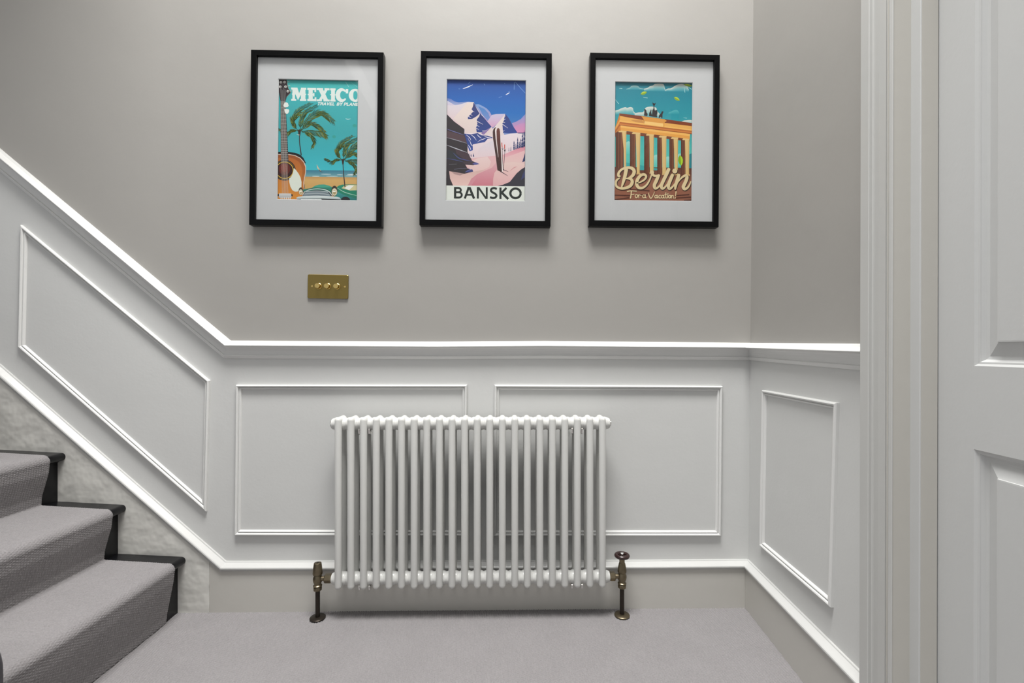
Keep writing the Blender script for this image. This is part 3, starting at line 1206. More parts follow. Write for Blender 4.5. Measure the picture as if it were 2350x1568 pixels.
    p.disc(140, 1150, 128, 122, (40, 32, 30), 40)
    for i in range(46):
        a = 2 * math.pi * i / 46
        p.disc(140 + 116 * math.cos(a), 1150 + 111 * math.sin(a), 4.5, 4.5, (130, 108, 60), 8, up=(i == 0))
    p.disc(140, 1150, 104, 100, (206, 170, 66), 40)
    p.disc(140, 1150, 95, 91, (58, 30, 28), 40)
    p.disc(138, 1135, 66, 70, (98, 40, 34), 32)
    p.disc(135, 1125, 36, 50, (128, 52, 42), 28)
    # pickguard
    p.poly([(247, 1122), (272, 1148), (300, 1186), (324, 1232), (336, 1285), (334, 1340), (318, 1378), (288, 1397), (258, 1398), (228, 1380), (206, 1340), (194, 1290), (190, 1248), (214, 1226), (234, 1190), (243, 1150)], (218, 224, 212))
    # neck and head
    p.poly([(96, 350), (152, 350), (186, 1052), (96, 1052)], (48, 42, 46))
    p.poly([(96, 350), (103, 350), (104, 1052), (96, 1052)], (96, 78, 70))
    for y in (357, 380, 425, 475, 521, 565, 606, 648, 685, 720, 753, 785, 815, 843, 870, 896, 920, 943, 965, 986, 1006, 1026, 1044):
        w_ = 152 + (y - 350) * 0.0486
        p.line([(99, y), (w_ - 2, y)], 5, (150, 148, 146), up=(y == 357))
    p.poly([(60, 95), (166, 95), (172, 150), (184, 200), (214, 250), (196, 268), (166, 298), (152, 352), (96, 352), (86, 300), (78, 250), (60, 240)], (54, 46, 50))
    p.stroke([(170, 110), (178, 175), (212, 248), (166, 298)], 4, (150, 140, 130), False)
    for x, y in ((100, 128), (143, 126), (154, 180), (180, 232), (92, 182)):
        p.disc(x, y, 15, 14, (206, 206, 200))
        p.disc(x + 2, y + 2, 7, 7, (120, 118, 116))
    for x, y in ((190, 122), (197, 170), (217, 228)):
        p.stroke([(x - 12, y), (x + 4, y)], [6, 10], (190, 190, 185), False)
    for i in range(6):
        a, b = 104 + i * 8.6, 112 + i * 13.5
        p.line([(100 + i * 12 - 4, 190 + 14 * (i % 3)), (a, 352)], 2.6, (150, 148, 146), up=(i == 0))
        p.line([(a, 352), (b, 1440)], 3.2, (188, 180, 170), up=False)
    p.poly([(128, 398), (142, 366), (160, 360), (180, 370), (190, 400), (178, 416), (150, 420), (132, 412)], (226, 232, 226))
    p.poly([(136, 444), (158, 438), (190, 442), (196, 462), (184, 488), (166, 498), (148, 484)], (226, 232, 226))
    # bridge
    p.poly([(40, 1428), (232, 1428), (232, 1452), (40, 1452)], (34, 30, 32))
    p.poly([(74, 1420), (214, 1420), (220, 1462), (212, 1470), (70, 1470)], (206, 206, 204), (170, 170, 172))
    for i in range(6):
        p.line([(98 + i * 21, 1464), (97 + i * 21, 1490)], 10, (216, 216, 212), up=(i == 0))
    # car
    p.poly([(735, 1345), (770, 1322), (810, 1310), (900, 1306), (1030, 1308), (1030, 1520), (700, 1520)], (44, 138, 108), (34, 110, 96))
    p.poly([(800, 1352), (838, 1318), (900, 1312), (1030, 1314), (1030, 1372), (900, 1378)], (206, 196, 150))
    p.poly([(832, 1348), (882, 1316), (946, 1318), (888, 1374)], (232, 234, 226))
    p.poly([(760, 1360), (880, 1380), (1030, 1400), (1030, 1450), (890, 1430), (760, 1395)], (30, 128, 100))
    p.poly([(745, 1390), (830, 1430), (1030, 1490), (1030, 1520), (735, 1520)], (60, 152, 150), (30, 96, 96))
    p.stroke([(752, 1350), (840, 1400), (980, 1438)], [3, 6, 3], (190, 220, 205))
    p.disc(846, 1486, 52, 34, (36, 36, 40), 24)
    p.poly([(352, 1372), (400, 1362), (452, 1354), (490, 1328), (540, 1312), (600, 1310), (660, 1326), (700, 1345), (712, 1420), (360, 1430)], (52, 144, 122), (36, 108, 92))
    p.poly([(452, 1354), (490, 1328), (540, 1312), (600, 1310), (660, 1326), (690, 1342), (600, 1345), (520, 1352)], (70, 158, 134))
    p.poly([(345, 1448), (372, 1404), (440, 1382), (520, 1374), (600, 1380), (660, 1402), (690, 1440), (640, 1456)], (66, 76, 80))
    for i, y in enumerate((1392, 1406, 1420, 1434, 1447)):
        p.stroke([(388 - i * 10, y + 4), (520, y - 4), (640 + i * 9, y + 6)], 8, (186, 198, 202) if i % 2 == 0 else (140, 156, 164), up=(i == 0))
    p.stroke([(345, 1438), (390, 1386), (520, 1362), (640, 1384), (694, 1440)], [6, 7, 8, 9, 6], (214, 222, 220))
    p.stroke([(355, 1398), (440, 1362), (520, 1352), (640, 1372), (690, 1420)], 5, (28, 60, 54))
    for x, y, a, b in ((327, 1392, 26, 44), (718, 1384, 36, 60)):
        p.disc(x, y, a, b, (62, 52, 44), 24)
        p.disc(x, y + b * 0.22, a * 0.86, b * 0.72, (214, 206, 178), 24)
        p.disc(x, y + b * 0.30, a * 0.5, b * 0.4, (168, 150, 104), 20)
        p.disc(x - a * 0.1, y + b * 0.12, a * 0.55, b * 0.12, (240, 240, 230), 16)
    p.poly([(272, 1470), (300, 1456), (350, 1450), (640, 1446), (740, 1452), (780, 1462), (796, 1486), (700, 1484), (560, 1476), (330, 1480), (285, 1484)], (224, 230, 228), (160, 176, 178))
    p.poly([(285, 1482), (560, 1474), (790, 1484), (780, 1500), (290, 1500)], (40, 44, 46))
    p.poly([(330, 1484), (560, 1480), (600, 1510), (300, 1510)], (206, 212, 210))
    p.stroke([(815, 1050), (824, 1180), (840, 1336)], [8, 10, 12], (62, 50, 48))
    p.stroke([(816, 1024), (816, 1068)], [28, 16], (58, 42, 34), False)
    # lettering
    ink = (222, 230, 225)
    p.layer = 24

    def bar(x0, y0, x1, y1):
        p.up()
        p.face([(x0, y0), (x1, y0), (x1, y1), (x0, y1)], [ink] * 4)

    T, Bm = 188, 342
    # M
    bar(218, T, 276, 212), bar(218, 320, 276, Bm), bar(318, 320, 392, Bm), bar(336, T, 392, 212)
    bar(232, T, 262, Bm), bar(330, T, 382, Bm), bar(322, 258, 392, 270), bar(226, 258, 266, 270)
    p.up()
    p.face([(236, T), (290, T), (316, 272), (296, 334)], [ink] * 4)
    p.up()
    p.face([(296, 334), (306, 262), (334, T), (372, T)], [ink] * 4)
    # E
    bar(404, T, 505, 214), bar(404, 316, 508, Bm), bar(418, T, 466, Bm), bar(408, 258, 486, 274), bar(486, 208, 505, 236), bar(488, 296, 508, 320), bar(470, 246, 486, 286)
    # X
    bar(512, T, 586, 212), bar(602, T, 660, 212), bar(512, 320, 572, Bm), bar(590, 320, 662, Bm)
    p.up()
    p.face([(524, T), (578, T), (652, Bm), (598, Bm)], [ink] * 4)
    p.up()
    p.face([(614, T), (650, T), (562, Bm), (526, Bm)], [ink] * 4)
    # I
    bar(668, T, 730, 212), bar(668, 320, 730, Bm), bar(678, T, 722, Bm), bar(666, 258, 734, 270)
    # C
    p.stroke(ell(806, 265, 50, 64, 38, 322, 30), [18 + 34 * math.sin(math.pi * i / 30) ** 1.3 for i in range(31)], ink, False, False)
    bar(848, 192, 876, 244), bar(736, 258, 748, 272)
    # O
    p.stroke(ell(958, 265, 50, 64, 0, 360, 40), [26 + 26 * math.cos(2 * math.pi * i / 40) ** 2 for i in range(41)], ink, False, False)
    bar(888, 258, 912, 272)
    text_caps(p, 'TRAVEL BY PLANE', 520, 354, 386, [26, 28, 30, 28, 26, 22, 14, 26, 28, 8, 26, 22, 30, 30, 28], 7, 9, ink, 0.28)


# ---- mountains and skis
def art_bansko(p):
    p.bands(30, 1030, [(90, (40, 66, 140)), (180, (20, 82, 160)), (330, (6, 96, 176)), (480, (16, 106, 182)), (640, (64, 120, 184)), (760, (140, 150, 196))])
    W_ = (226, 228, 236)
    for q in ([(248, 196), (300, 178), (365, 148)], [(750, 264), (775, 250), (798, 236)]):
        p.stroke(q, [3, 12, 3], W_)
    for q in ([(312, 134), (335, 118)], [(670, 296), (706, 284)], [(200, 198), (214, 198)], [(865, 112), (900, 155), (980, 240)], [(852, 115), (850, 200)], [(782, 230), (800, 222)], [(495, 135), (505, 152)], [(735, 130), (742, 130)]):
        p.stroke(q, 5, (110, 150, 205), False)
    # left cloud bank
    p.poly([(30, 302), (66, 305), (110, 318), (150, 345), (200, 356), (260, 350), (320, 345), (376, 352), (300, 440), (100, 420), (30, 420)], (86, 112, 180), (200, 200, 218))
    p.poly([(30, 330), (80, 345), (130, 375), (160, 392), (240, 372), (310, 352), (376, 352), (330, 470), (200, 560), (60, 540), (30, 500)], (200, 202, 220), (218, 160, 180))
    p.poly([(30, 388), (120, 392), (210, 385), (300, 352), (376, 352), (300, 470), (300, 690), (30, 560)], (214, 208, 216), (222, 190, 190))
    # cloud between the peaks
    p.poly([(396, 378), (430, 374), (480, 396), (530, 426), (566, 466), (590, 510), (606, 540), (560, 640), (500, 560), (440, 480)], (120, 156, 206), (206, 150, 186))
    p.poly([(430, 400), (500, 430), (548, 480), (570, 540), (540, 570), (480, 500)], (70, 126, 190), (120, 140, 196))
    p.poly([(590, 500), (640, 490), (744, 486), (690, 570), (600, 650), (520, 600)], (196, 190, 214), (208, 160, 190))
    p.poly([(824, 594), (870, 580), (930, 545), (965, 505), (1000, 470), (1000, 720), (880, 710)], (128, 146, 200), (212, 138, 176))
    p.poly([(850, 640), (920, 600), (1000, 590), (1000, 720), (880, 712)], (190, 140, 186), (214, 140, 176))
    # big peak, lit side
    p.poly([(376, 350), (300, 362), (270, 392), (220, 450), (140, 545), (270, 668), (268, 722), (420, 720), (520, 745), (600, 780), (600, 660), (450, 485), (400, 400)], (226, 210, 202), (218, 200, 198))
    p.poly([(376, 352), (412, 430), (446, 486), (408, 520), (356, 550), (310, 552), (308, 528), (340, 494), (372, 462), (352, 436), (366, 404)], (52, 60, 112), (44, 58, 124))
    p.poly([(452, 482), (520, 562), (586, 640), (530, 690), (480, 706), (412, 704), (404, 656), (420, 604), (412, 556), (440, 520)], (48, 60, 118), (46, 66, 136))
    p.poly([(586, 640), (530, 700), (488, 742), (466, 716), (500, 690)], (136, 112, 166))
    for a, b in (((352, 452), (386, 468)), ((330, 490), (362, 512)), ((318, 520), (350, 540)), ((420, 578), (486, 612)), ((408, 622), (446, 640)), ((410, 660), (440, 676)), ((470, 500), (500, 530)), ((480, 690), (530, 684))):
        p.stroke([a, b], [8, 2], (222, 214, 220), False)
    # second peak
    p.poly([(746, 486), (690, 560), (620, 640), (520, 742), (600, 790), (740, 740), (720, 700), (730, 560)], (228, 214, 206), (220, 204, 206))
    p.poly([(748, 488), (792, 544), (832, 624), (890, 706), (800, 716), (720, 708), (716, 650), (712, 602), (736, 550)], (50, 60, 120), (44, 66, 140))
    for a, b in (((728, 560), (752, 545)), ((716, 610), (780, 655)), ((726, 585), (745, 590)), ((735, 515), (752, 512)), ((722, 690), (740, 680))):
        p.stroke([a, b], [8, 2], (222, 214, 220), False)
    # valley of snow
    p.poly([(268, 720), (430, 712), (520, 742), (610, 768), (700, 742), (800, 718), (920, 712), (1000, 708), (1000, 900), (760, 980), (560, 1010), (320, 1010), (300, 900)], (226, 214, 220), (222, 200, 204))
    p.poly([(880, 706), (950, 706), (1000, 700), (1000, 716), (900, 716)], (50, 60, 110))
    p.poly([(258, 720), (340, 730), (424, 714), (470, 740), (540, 744), (606, 768), (540, 782), (506, 820), (430, 834), (366, 848), (368, 916), (330, 928), (304, 860)], (48, 64, 128), (50, 76, 152))
    for q in ([(290, 735), (330, 770), (345, 800)], [(345, 735), (380, 760), (410, 800)], [(415, 728), (440, 755), (470, 775)], [(440, 800), (490, 785), (520, 770)], [(330, 800), (350, 850), (370, 870)], [(310, 850), (335, 885), (345, 915)], [(500, 748), (540, 765), (580, 768)], [(420, 820), (455, 800)], [(310, 770), (325, 810)]):
        p.stroke(q, [3] + [9] * (len(q) - 2) + [3], (216, 212, 226))
    p.poly([(420, 960), (430, 900), (500, 850), (600, 800), (640, 1000), (500, 1000)], (214, 206, 214), (222, 200, 204))
    # pink slopes
    p.poly([(360, 1010), (560, 985), (700, 975), (860, 905), (1000, 840), (1000, 1345), (30, 1345), (30, 1080)], (222, 176, 182), (220, 178, 176))
    p.poly([(720, 972), (860, 905), (1000, 835), (1000, 900), (860, 965), (740, 1000)], (208, 128, 146), (222, 172, 178))
    p.poly([(740, 1000), (860, 958), (1000, 905), (1000, 1080), (850, 1050), (740, 1060)], (224, 178, 182), (222, 190, 186))
    p.poly([(280, 1085), (420, 1010), (540, 990), (580, 1050), (560, 1110), (480, 1150), (370, 1170)], (226, 200, 198), (222, 188, 184))
    p.poly([(740, 1060), (850, 1050), (1000, 1075), (1000, 1100), (880, 1180), (800, 1285), (690, 1328), (600, 1335), (602, 1230), (640, 1140)], (224, 196, 190), (220, 170, 172))
    p.poly([(306, 1330), (350, 1250), (420, 1195), (520, 1150), (590, 1120), (640, 1060), (660, 1130), (620, 1180), (606, 1250), (604, 1330)], (214, 166, 172), (200, 120, 134))
    p.poly([(306, 1330), (340, 1262), (420, 1200), (400, 1260), (350, 1330)], (206, 140, 150))
    p.poly([(92, 1160), (270, 1192), (372, 1168), (520, 1140), (420, 1195), (350, 1250), (310, 1330), (138, 1330), (104, 1250)], (208, 172, 166), (228, 192, 184))
    p.poly([(120, 1172), (270, 1192), (220, 1212), (160, 1200)], (170, 140, 138))
    p.stroke([(800, 1160), (850, 1118), (890, 1105)], [2, 10, 2], (206, 150, 150))
    # trees
    nv = (42, 54, 104)
    p.up()
    tree0 = p.layer
    for x, y0, y1, w_ in ((850, 800, 905, 26), (872, 830, 900, 18), (892, 756, 892, 26), (912, 805, 888, 22), (930, 770, 880, 24), (948, 700, 880, 30), (968, 672, 870, 34), (985, 690, 865, 30), (812, 868, 922, 12), (790, 880, 925, 10)):
        k = 4
        for i in range(k):
            a = y0 + (y1 - y0) * i / k
            b = y0 + (y1 - y0) * (i + 1.35) / k
            ww = w_ * (0.45 + 0.55 * (i + 1) / k)
            p.layer = tree0 + i
            p.face([(x, a), (x + ww / 2, min(b, y1)), (x - ww / 2, min(b, y1))], [nv] * 3)
    p.layer = tree0 + 5
    for x, y0, y1, w_ in ((376, 950, 990, 18), (350, 955, 990, 10), (336, 950, 986, 8), (322, 945, 984, 10)):
        p.face([(x, y0), (x + w_ / 2, y1), (x - w_ / 2, y1)], [nv] * 3)
    # dark rocks
    rk = (50, 44, 48)
    p.poly([(30, 470), (66, 500), (150, 582), (268, 668), (266, 722), (306, 850), (306, 940), (362, 1042), (442, 1074), (372, 1092), (282, 1086), (306, 1130), (362, 1146), (372, 1166), (272, 1192), (92, 1162), (104, 1250), (140, 1332), (30, 1332)], rk)
    p.poly([(66, 690), (268, 745), (300, 832), (200, 800), (66, 770)], (82, 62, 68))
    p.poly([(160, 900), (304, 950), (360, 1040), (260, 1020), (180, 960)], (70, 54, 62))
    p.poly([(66, 900), (160, 950), (230, 1010), (240, 1050), (66, 1015)], (46, 50, 56))
    p.poly([(240, 1050), (360, 1045), (440, 1074), (372, 1090), (282, 1086)], (66, 54, 62))
    for q, w_, c in (([(60, 668), (150, 700), (266, 738)], 9, (104, 104, 156)), ([(60, 768), (180, 800), (300, 836)], 8, (150, 150, 160)), ([(60, 856), (180, 900), (300, 942)], 11, (176, 176, 186)),
                     ([(140, 950), (200, 1005), (260, 1025), (362, 1046)], 9, (78, 82, 140)), ([(60, 1014), (160, 1030), (250, 1052)], 8, (72, 76, 128)), ([(90, 1084), (180, 1078)], 5, (120, 120, 128)), ([(150, 1140), (240, 1130), (330, 1128)], 5, (110, 108, 130))):
        p.stroke(q, [3] + [w_] * (len(q) - 2) + [3], c)
    p.poly([(360, 1075), (400, 1055), (444, 1076), (400, 1088)], (86, 88, 150))
    p.poly([(272, 1172), (320, 1142), (362, 1138), (374, 1164), (320, 1176)], (62, 66, 120))
    p.stroke([(280, 1176), (320, 1150), (360, 1142)], [2, 6, 2], (110, 112, 170))
    p.poly([(1000, 1095), (930, 1140), (880, 1185), (800, 1285), (720, 1318), (650, 1335), (1000, 1338)], (52, 50, 60))
    p.poly([(980, 1130), (1000, 1130), (1000, 1210), (930, 1262), (950, 1200)], (56, 62, 104))
    p.poly([(1000, 900), (975, 955), (946, 1052), (975, 1042), (1000, 1030)], (44, 54, 98))
    # skis and poles
    p.stroke([(720, 1140), (785, 1165)], [10, 3], (90, 66, 80), False)
    p.stroke([(690, 1160), (780, 1215)], [12, 3], (80, 60, 72), False)
    p.poly([(600, 700), (606, 672), (622, 650), (638, 644), (628, 668), (632, 760), (662, 980), (700, 1166), (656, 1150), (632, 960), (604, 780)], (66, 40, 38))
    p.poly([(626, 680), (636, 656), (648, 660), (650, 780), (668, 960), (664, 1000), (634, 780)], (228, 216, 214))
    p.poly([(644, 690), (650, 662), (664, 652), (680, 664), (686, 700), (694, 880), (712, 1170), (676, 1158), (664, 960), (648, 800)], (104, 56, 48), (56, 36, 36))
    p.poly([(690, 760), (696, 780), (722, 1162), (708, 1166)], (232, 222, 220))
    p.line([(707, 830), (712, 905), (722, 1150)], 5, (70, 56, 60))
    p.line([(741, 850), (742, 920), (728, 1150)], 5, (70, 56, 60))
    p.stroke([(706, 828), (710, 876)], 10, (196, 78, 62), False)
    p.stroke([(740, 850), (740, 892)], 10, (196, 78, 62), False)
    p.stroke([(706, 890), (716, 905), (722, 886)], 4, (40, 36, 44))
    p.stroke([(733, 905), (742, 928), (751, 905)], 5, (40, 36, 44))
    # caption strip
    p.poly([(30, 1330), (1030, 1336), (1030, 1540), (30, 1540)], (222, 226, 218))
    ink = (36, 42, 38)
    wd = 27
    y0, y1 = 1347, 1482
    p.up()

    def ln2(pts, w_=wd, ext=0.0):
        p.line(pts, w_, ink, ext=ext)

    ln2([(163, y0), (163, y1)])
    p.stroke([(160, 1359), (200, 1359)] + ell(200, 1384, 30, 25, -75, 75, 8) + [(200, 1409), (160, 1409)], 24, ink, False, False)
    p.stroke([(160, 1409), (205, 1409)] + ell(205, 1440, 36, 31, -75, 75, 8) + [(205, 1471), (160, 1471)], 24, ink, False, False)
    ln2([(276, y1), (322, y0 + 4)], 25), ln2([(384, y1), (330, y0 + 4)], 28), ln2([(295, 1438), (365, 1438)], 21)
    p.up()
    p.face([(306, y0), (344, y0), (350, y0 + 24), (302, y0 + 24)], [ink] * 4)
    ln2([(428, y0), (428, y1)], 24), ln2([(532, y0 + 2), (532, y1 + 2)], 22)
    p.up()
    p.face([(418, y0), (446, y0), (542, y1 + 4), (516, y1 + 4)], [ink] * 4)
    p.stroke([(650, 1368), (618, 1358), (588, 1368), (582, 1390), (600, 1408), (630, 1424), (645, 1446), (632, 1468), (602, 1474), (570, 1464)], 25, ink, True, False)
    ln2([(692, y0 + 4), (692, y1 + 4)], 25), ln2([(698, 1420), (762, y0 + 8)], 25), ln2([(704, 1408), (784, y1 + 4)], 28)
    p.stroke(ell(868, 1418, 60, 56, 0, 360, 36), 27, ink, False, False)


# ---- city gate
def art_berlin(p):
    p.bands(30, 1030, [(110, (26, 122, 140)), (300, (30, 134, 152)), (500, (40, 146, 160)), (700, (60, 164, 168)), (1000, (84, 190, 178)), (1200, (70, 170, 165))])

    def cloud(topline, base, c, sk):
        p.up()
        s = p.spline([np.array(q, float) for q in topline], 5)
        for a, b in zip(s[:-1], s[1:]):
            ma, mb_ = (a[1] * 0.45 + base * 0.55), (b[1] * 0.45 + base * 0.55)
            mid = tuple((c[i] * 0.45 + sk[i] * 0.55) for i in range(3))
            p.face([a, b, (b[0], mb_), (a[0], ma)], [c, c, mid, mid])
            p.face([(a[0], ma), (b[0], mb_), (b[0], base), (a[0], base)], [mid, mid, sk, sk])

    def leaf(x, y, a, b, r, c1, c2):
        """pointed leaf with a lighter upper half and a midrib"""
        def tr(q):
            return (x + q[0] * math.cos(r) - q[1] * math.sin(r), y + q[0] * math.sin(r) + q[1] * math.cos(r))
        up = [(-a, 0), (-0.6 * a, -0.72 * b), (-0.1 * a, -b), (0.45 * a, -0.78 * b), (a, 0)]
        dn = [(0.5 * a, 0.7 * b), (0, 0.95 * b), (-0.55 * a, 0.75 * b)]
        p.poly([tr(q) for q in up + dn], c1)
        p.poly([tr(q) for q in up], c2)
        p.line([tr((-a * 1.1, 0)), tr((a * 0.95, 0))], 3, (104, 140, 30))

    wht = (214, 216, 206)
    s1 = (34, 138, 154)
    cloud([(190, 195), (232, 180), (250, 160), (290, 153), (330, 160), (350, 180), (400, 190)], 204, (150, 186, 186), s1)
    cloud([(400, 190), (440, 180), (470, 160), (505, 150), (530, 132), (590, 128), (632, 136), (645, 175), (655, 200)], 218, wht, s1)
    cloud([(650, 205), (680, 185), (720, 180), (760, 155), (800, 135), (850, 128), (900, 140), (930, 190)], 218, wht, s1)
    cloud([(50, 455), (100, 440), (130, 425), (180, 410), (200, 418), (240, 408), (268, 420), (276, 455), (300, 480)], 500, wht, (44, 150, 162))
    cloud([(290, 480), (340, 470), (390, 465), (410, 425), (440, 405), (500, 400), (545, 415), (556, 450), (600, 500)], 560, wht, (44, 150, 162))
    cloud([(690, 470), (730, 450), (770, 435), (800, 440), (815, 465)], 485, (88, 172, 178), (42, 148, 160))
    cloud([(830, 578), (870, 560), (900, 556), (950, 552), (1000, 560)], 600, wht, (140, 190, 190))
    for x, y in ((214, 812), (540, 965), (680, 985), (822, 950)):
        cloud([(x - 40, y + 30), (x - 10, y + 4), (x + 12, y), (x + 40, y + 20)], y + 150, (150, 210, 200), (88, 192, 180))
    for q in ([(60, 320), (100, 370)], [(390, 292), (440, 298)], [(868, 525), (905, 530)], [(870, 130), (885, 225)], [(885, 140), (965, 188)], [(105, 190), (140, 192)]):
        p.stroke(q, [3, 7], (160, 206, 206), False)
    for x, y, a, b, r in ((398, 242, 40, 19, -0.35), (790, 305, 40, 19, 0.5), (925, 143, 55, 14, 0.15)):
        leaf(x, y, a, b, r, (138, 168, 40), (184, 204, 62))
    # ground and steps behind
    p.bands(30, 1030, [(1115, (92, 56, 46)), (1200, (112, 70, 56)), (1290, (146, 96, 76)), (1520, (140, 90, 70))])
    p.poly([(440, 1150), (560, 1150), (560, 1200), (440, 1200)], (110, 66, 50))
    p.poly([(930, 960), (1000, 930), (1000, 1120), (930, 1120)], (40, 130, 140))
    p.poly([(185, 1060), (235, 1070), (235, 1110), (185, 1110)], (60, 160, 160))
    p.poly([(350, 1090), (410, 1100), (410, 1150), (350, 1150)], (60, 160, 160))
    p.poly([(515, 1120), (560, 1125), (560, 1150), (515, 1150)], (60, 160, 160))
    for q in ([(240, 1378), (460, 1392)], [(60, 1448), (230, 1452)], [(60, 1500), (220, 1478)], [(790, 1445), (930, 1432)], [(780, 1475), (950, 1462)], [(880, 1500), (960, 1498)], [(330, 1440), (440, 1440)]):
        p.stroke(q, [14, 18], (88, 52, 42), False)
    # under-shadow and columns
    p.poly([(62, 680), (105, 685), (945, 772), (940, 806), (800, 790), (190, 730), (60, 760)], (120, 66, 44))
    dk, lt = (92, 54, 40), (216, 184, 124)
    cols = [(66, 160, 700, 1130, 140, 192, 168, 190, 690, 1120), (234, 304, 722, 1190, 300, 357, 316, 350, 708, 1196), (402, 466, 740, 1195, 463, 518, 470, 515, 726, 1190),
            (557, 614, 752, 1200, 610, 666, 618, 664, 746, 1200), (700, 756, 772, 1205, 750, 804, 764, 800, 762, 1200), (838, 890, 780, 1205, 886, 938, 892, 934, 774, 1205)]
    for a, b, y0, y1, lx0, lx1, lb0, lb1, ly0, ly1 in cols:
        p.poly([(a, y0), (b, y0), (b, y1), (a, y1)], dk)
        w_ = b - a
        p.poly([(a + w_ * 0.3, y0), (a + w_ * 0.45, y0), (a + w_ * 0.45, y1), (a + w_ * 0.3, y1)], (118, 70, 50))
        p.poly([(a + w_ * 0.62, y0), (a + w_ * 0.88, y0), (a + w_ * 0.88, y1), (a + w_ * 0.62, y1)], (128, 78, 54))
        p.poly([(lx0, ly0), (lx1, ly0), (lx1 - 2, (ly0 + ly1) / 2), (lb1, ly1), (lb0, ly1), (lx0 + (lb0 - lx0) * 0.7, (ly0 + ly1) / 2)], lt)
        p.poly([(lx1 - 10, ly0 + 10), (lx1 - 3, ly0 + 10), (lb1, ly1), (lb1 - 8, ly1)], (196, 160, 100))
        p.poly([(a + w_ * 0.55, ly0 - 6), (lx1 + 4, ly0 - 2), (lx1 - 2, ly0 + 14), (a + w_ * 0.45, ly0 + 16), (a + w_ * 0.3, ly0 + 8)], (222, 188, 126))
        if a > 100:
            p.poly([(lb0 - 6, ly1 - 14), (lb1 + 8, ly1 - 14), (lb1 + 12, ly1 + 4), (lb0 - 10, ly1 + 4)], (206, 170, 112))
            p.poly([(a - 6, y1 - 10), (b, y1 - 14), (b, y1 + 6), (a - 6, y1 + 6)], (104, 60, 44))
    # entablature
    p.poly([(40, 700), (60, 650), (112, 486), (120, 520), (124, 690), (100, 690), (60, 716), (40, 730)], (200, 124, 58))
    p.poly([(60, 650), (112, 560), (114, 590), (60, 680)], (226, 160, 80))
    p.poly([(60, 690), (112, 610), (116, 625), (62, 716)], (170, 96, 48))
    p.poly([(108, 484), (380, 512), (1000, 590), (1000, 630), (640, 590), (400, 566), (112, 520)], (128, 62, 36))
    p.poly([(116, 514), (400, 562), (1000, 628), (1000, 672), (632, 636), (405, 604), (114, 572)], (228, 170, 88))
    p.poly([(240, 560), (380, 560), (402, 596), (300, 585)], (202, 142, 78))
    p.poly([(110, 566), (405, 600), (1000, 666), (1000, 684), (112, 586)], (236, 182, 98))
    p.poly([(112, 584), (1000, 682), (1000, 700), (112, 606)], (176, 98, 48))
    p.poly([(112, 602), (1000, 694), (1000, 716), (116, 622)], (204, 126, 62))
    p.poly([(110, 618), (1000, 712), (1000, 722), (112, 630)], (150, 80, 42))
    p.poly([(122, 626), (946, 716), (944, 744), (124, 654)], (236, 180, 96))
    p.poly([(122, 650), (944, 742), (942, 776), (124, 684)], (226, 160, 76))
    p.poly([(368, 514), (640, 546), (670, 566), (646, 582), (640, 600), (640, 636), (626, 636), (626, 600), (404, 574), (392, 545)], (216, 150, 70))
    p.poly([(404, 572), (630, 596), (630, 634), (404, 606)], (240, 196, 120))
    p.poly([(368, 514), (404, 572), (404, 604), (394, 560)], (140, 74, 40))
    # statues on top
    bk = (52, 46, 48)
    p.up()
    for pts in ([(400, 506), (404, 470), (402, 436), (412, 426), (428, 446), (430, 468), (444, 486), (440, 512)],
                [(458, 512), (462, 474), (476, 450), (478, 434), (488, 436), (486, 470), (494, 500), (500, 440), (512, 424), (524, 424), (530, 446), (544, 438), (556, 440), (560, 470), (552, 500), (558, 524)],
                [(572, 528), (580, 496), (602, 476), (608, 458), (626, 450), (630, 462), (620, 486), (618, 532), (606, 530), (600, 516), (588, 530)]):
        p.face(pts, [bk] * len(pts))
    p.stroke([(518, 430), (517, 384)], [14, 8], bk, False, up=False)
    p.face([(517, 372), (540, 350), (534, 372), (524, 388), (512, 388), (502, 368), (500, 342)], [bk] * 7)
    p.disc(517, 366, 6, 8, bk, 10, up=False)
    leaf(833, 1030, 64, 30, 1.45, (124, 170, 30), (168, 206, 50))
    # script lettering with its drop shadow
    cr, sh = (218, 198, 154), (62, 42, 34)
    S = []
    S.append(([(112, 1224), (98, 1216), (104, 1180), (140, 1142), (200, 1122), (256, 1128), (284, 1160), (272, 1206), (226, 1244), (190, 1250)], [26, 30, 28, 26, 30, 36, 40, 38, 26, 12]))
    S.append(([(200, 1248), (248, 1258), (262, 1292), (238, 1336), (182, 1362), (124, 1366), (80, 1346), (66, 1306), (80, 1268), (108, 1250)], [14, 32, 38, 36, 32, 28, 26, 26, 24, 14]))
    S.append(([(190, 1148), (176, 1220), (156, 1290), (136, 1352)], [44, 40, 32, 16]))
    S.append(([(306, 1302), (350, 1294), (404, 1262), (426, 1226), (404, 1200), (362, 1212), (326, 1256), (314, 1308), (334, 1352), (382, 1358), (432, 1322), (468, 1262), (490, 1200)], [10, 16, 22, 26, 30, 34, 38, 38, 36, 28, 22, 18, 16]))
    S.append(([(496, 1176), (500, 1196), (524, 1214), (556, 1214), (580, 1208)], [48, 34, 26, 26, 22]))
    S.append(([(572, 1212), (548, 1268), (524, 1322), (532, 1360), (566, 1350), (610, 1296), (640, 1240)], [34, 40, 38, 34, 22, 16, 14]))
    S.append(([(692, 1138), (664, 1200), (630, 1270), (606, 1330), (618, 1362), (650, 1346), (690, 1290)], [40, 40, 40, 38, 32, 20, 12]))
    S.append(([(736, 1204), (712, 1262), (690, 1322), (700, 1362), (734, 1346), (768, 1300)], [38, 40, 40, 36, 22, 12]))
    S.append(([(812, 1206), (796, 1256), (776, 1320), (770, 1366)], [38, 40, 36, 22]))
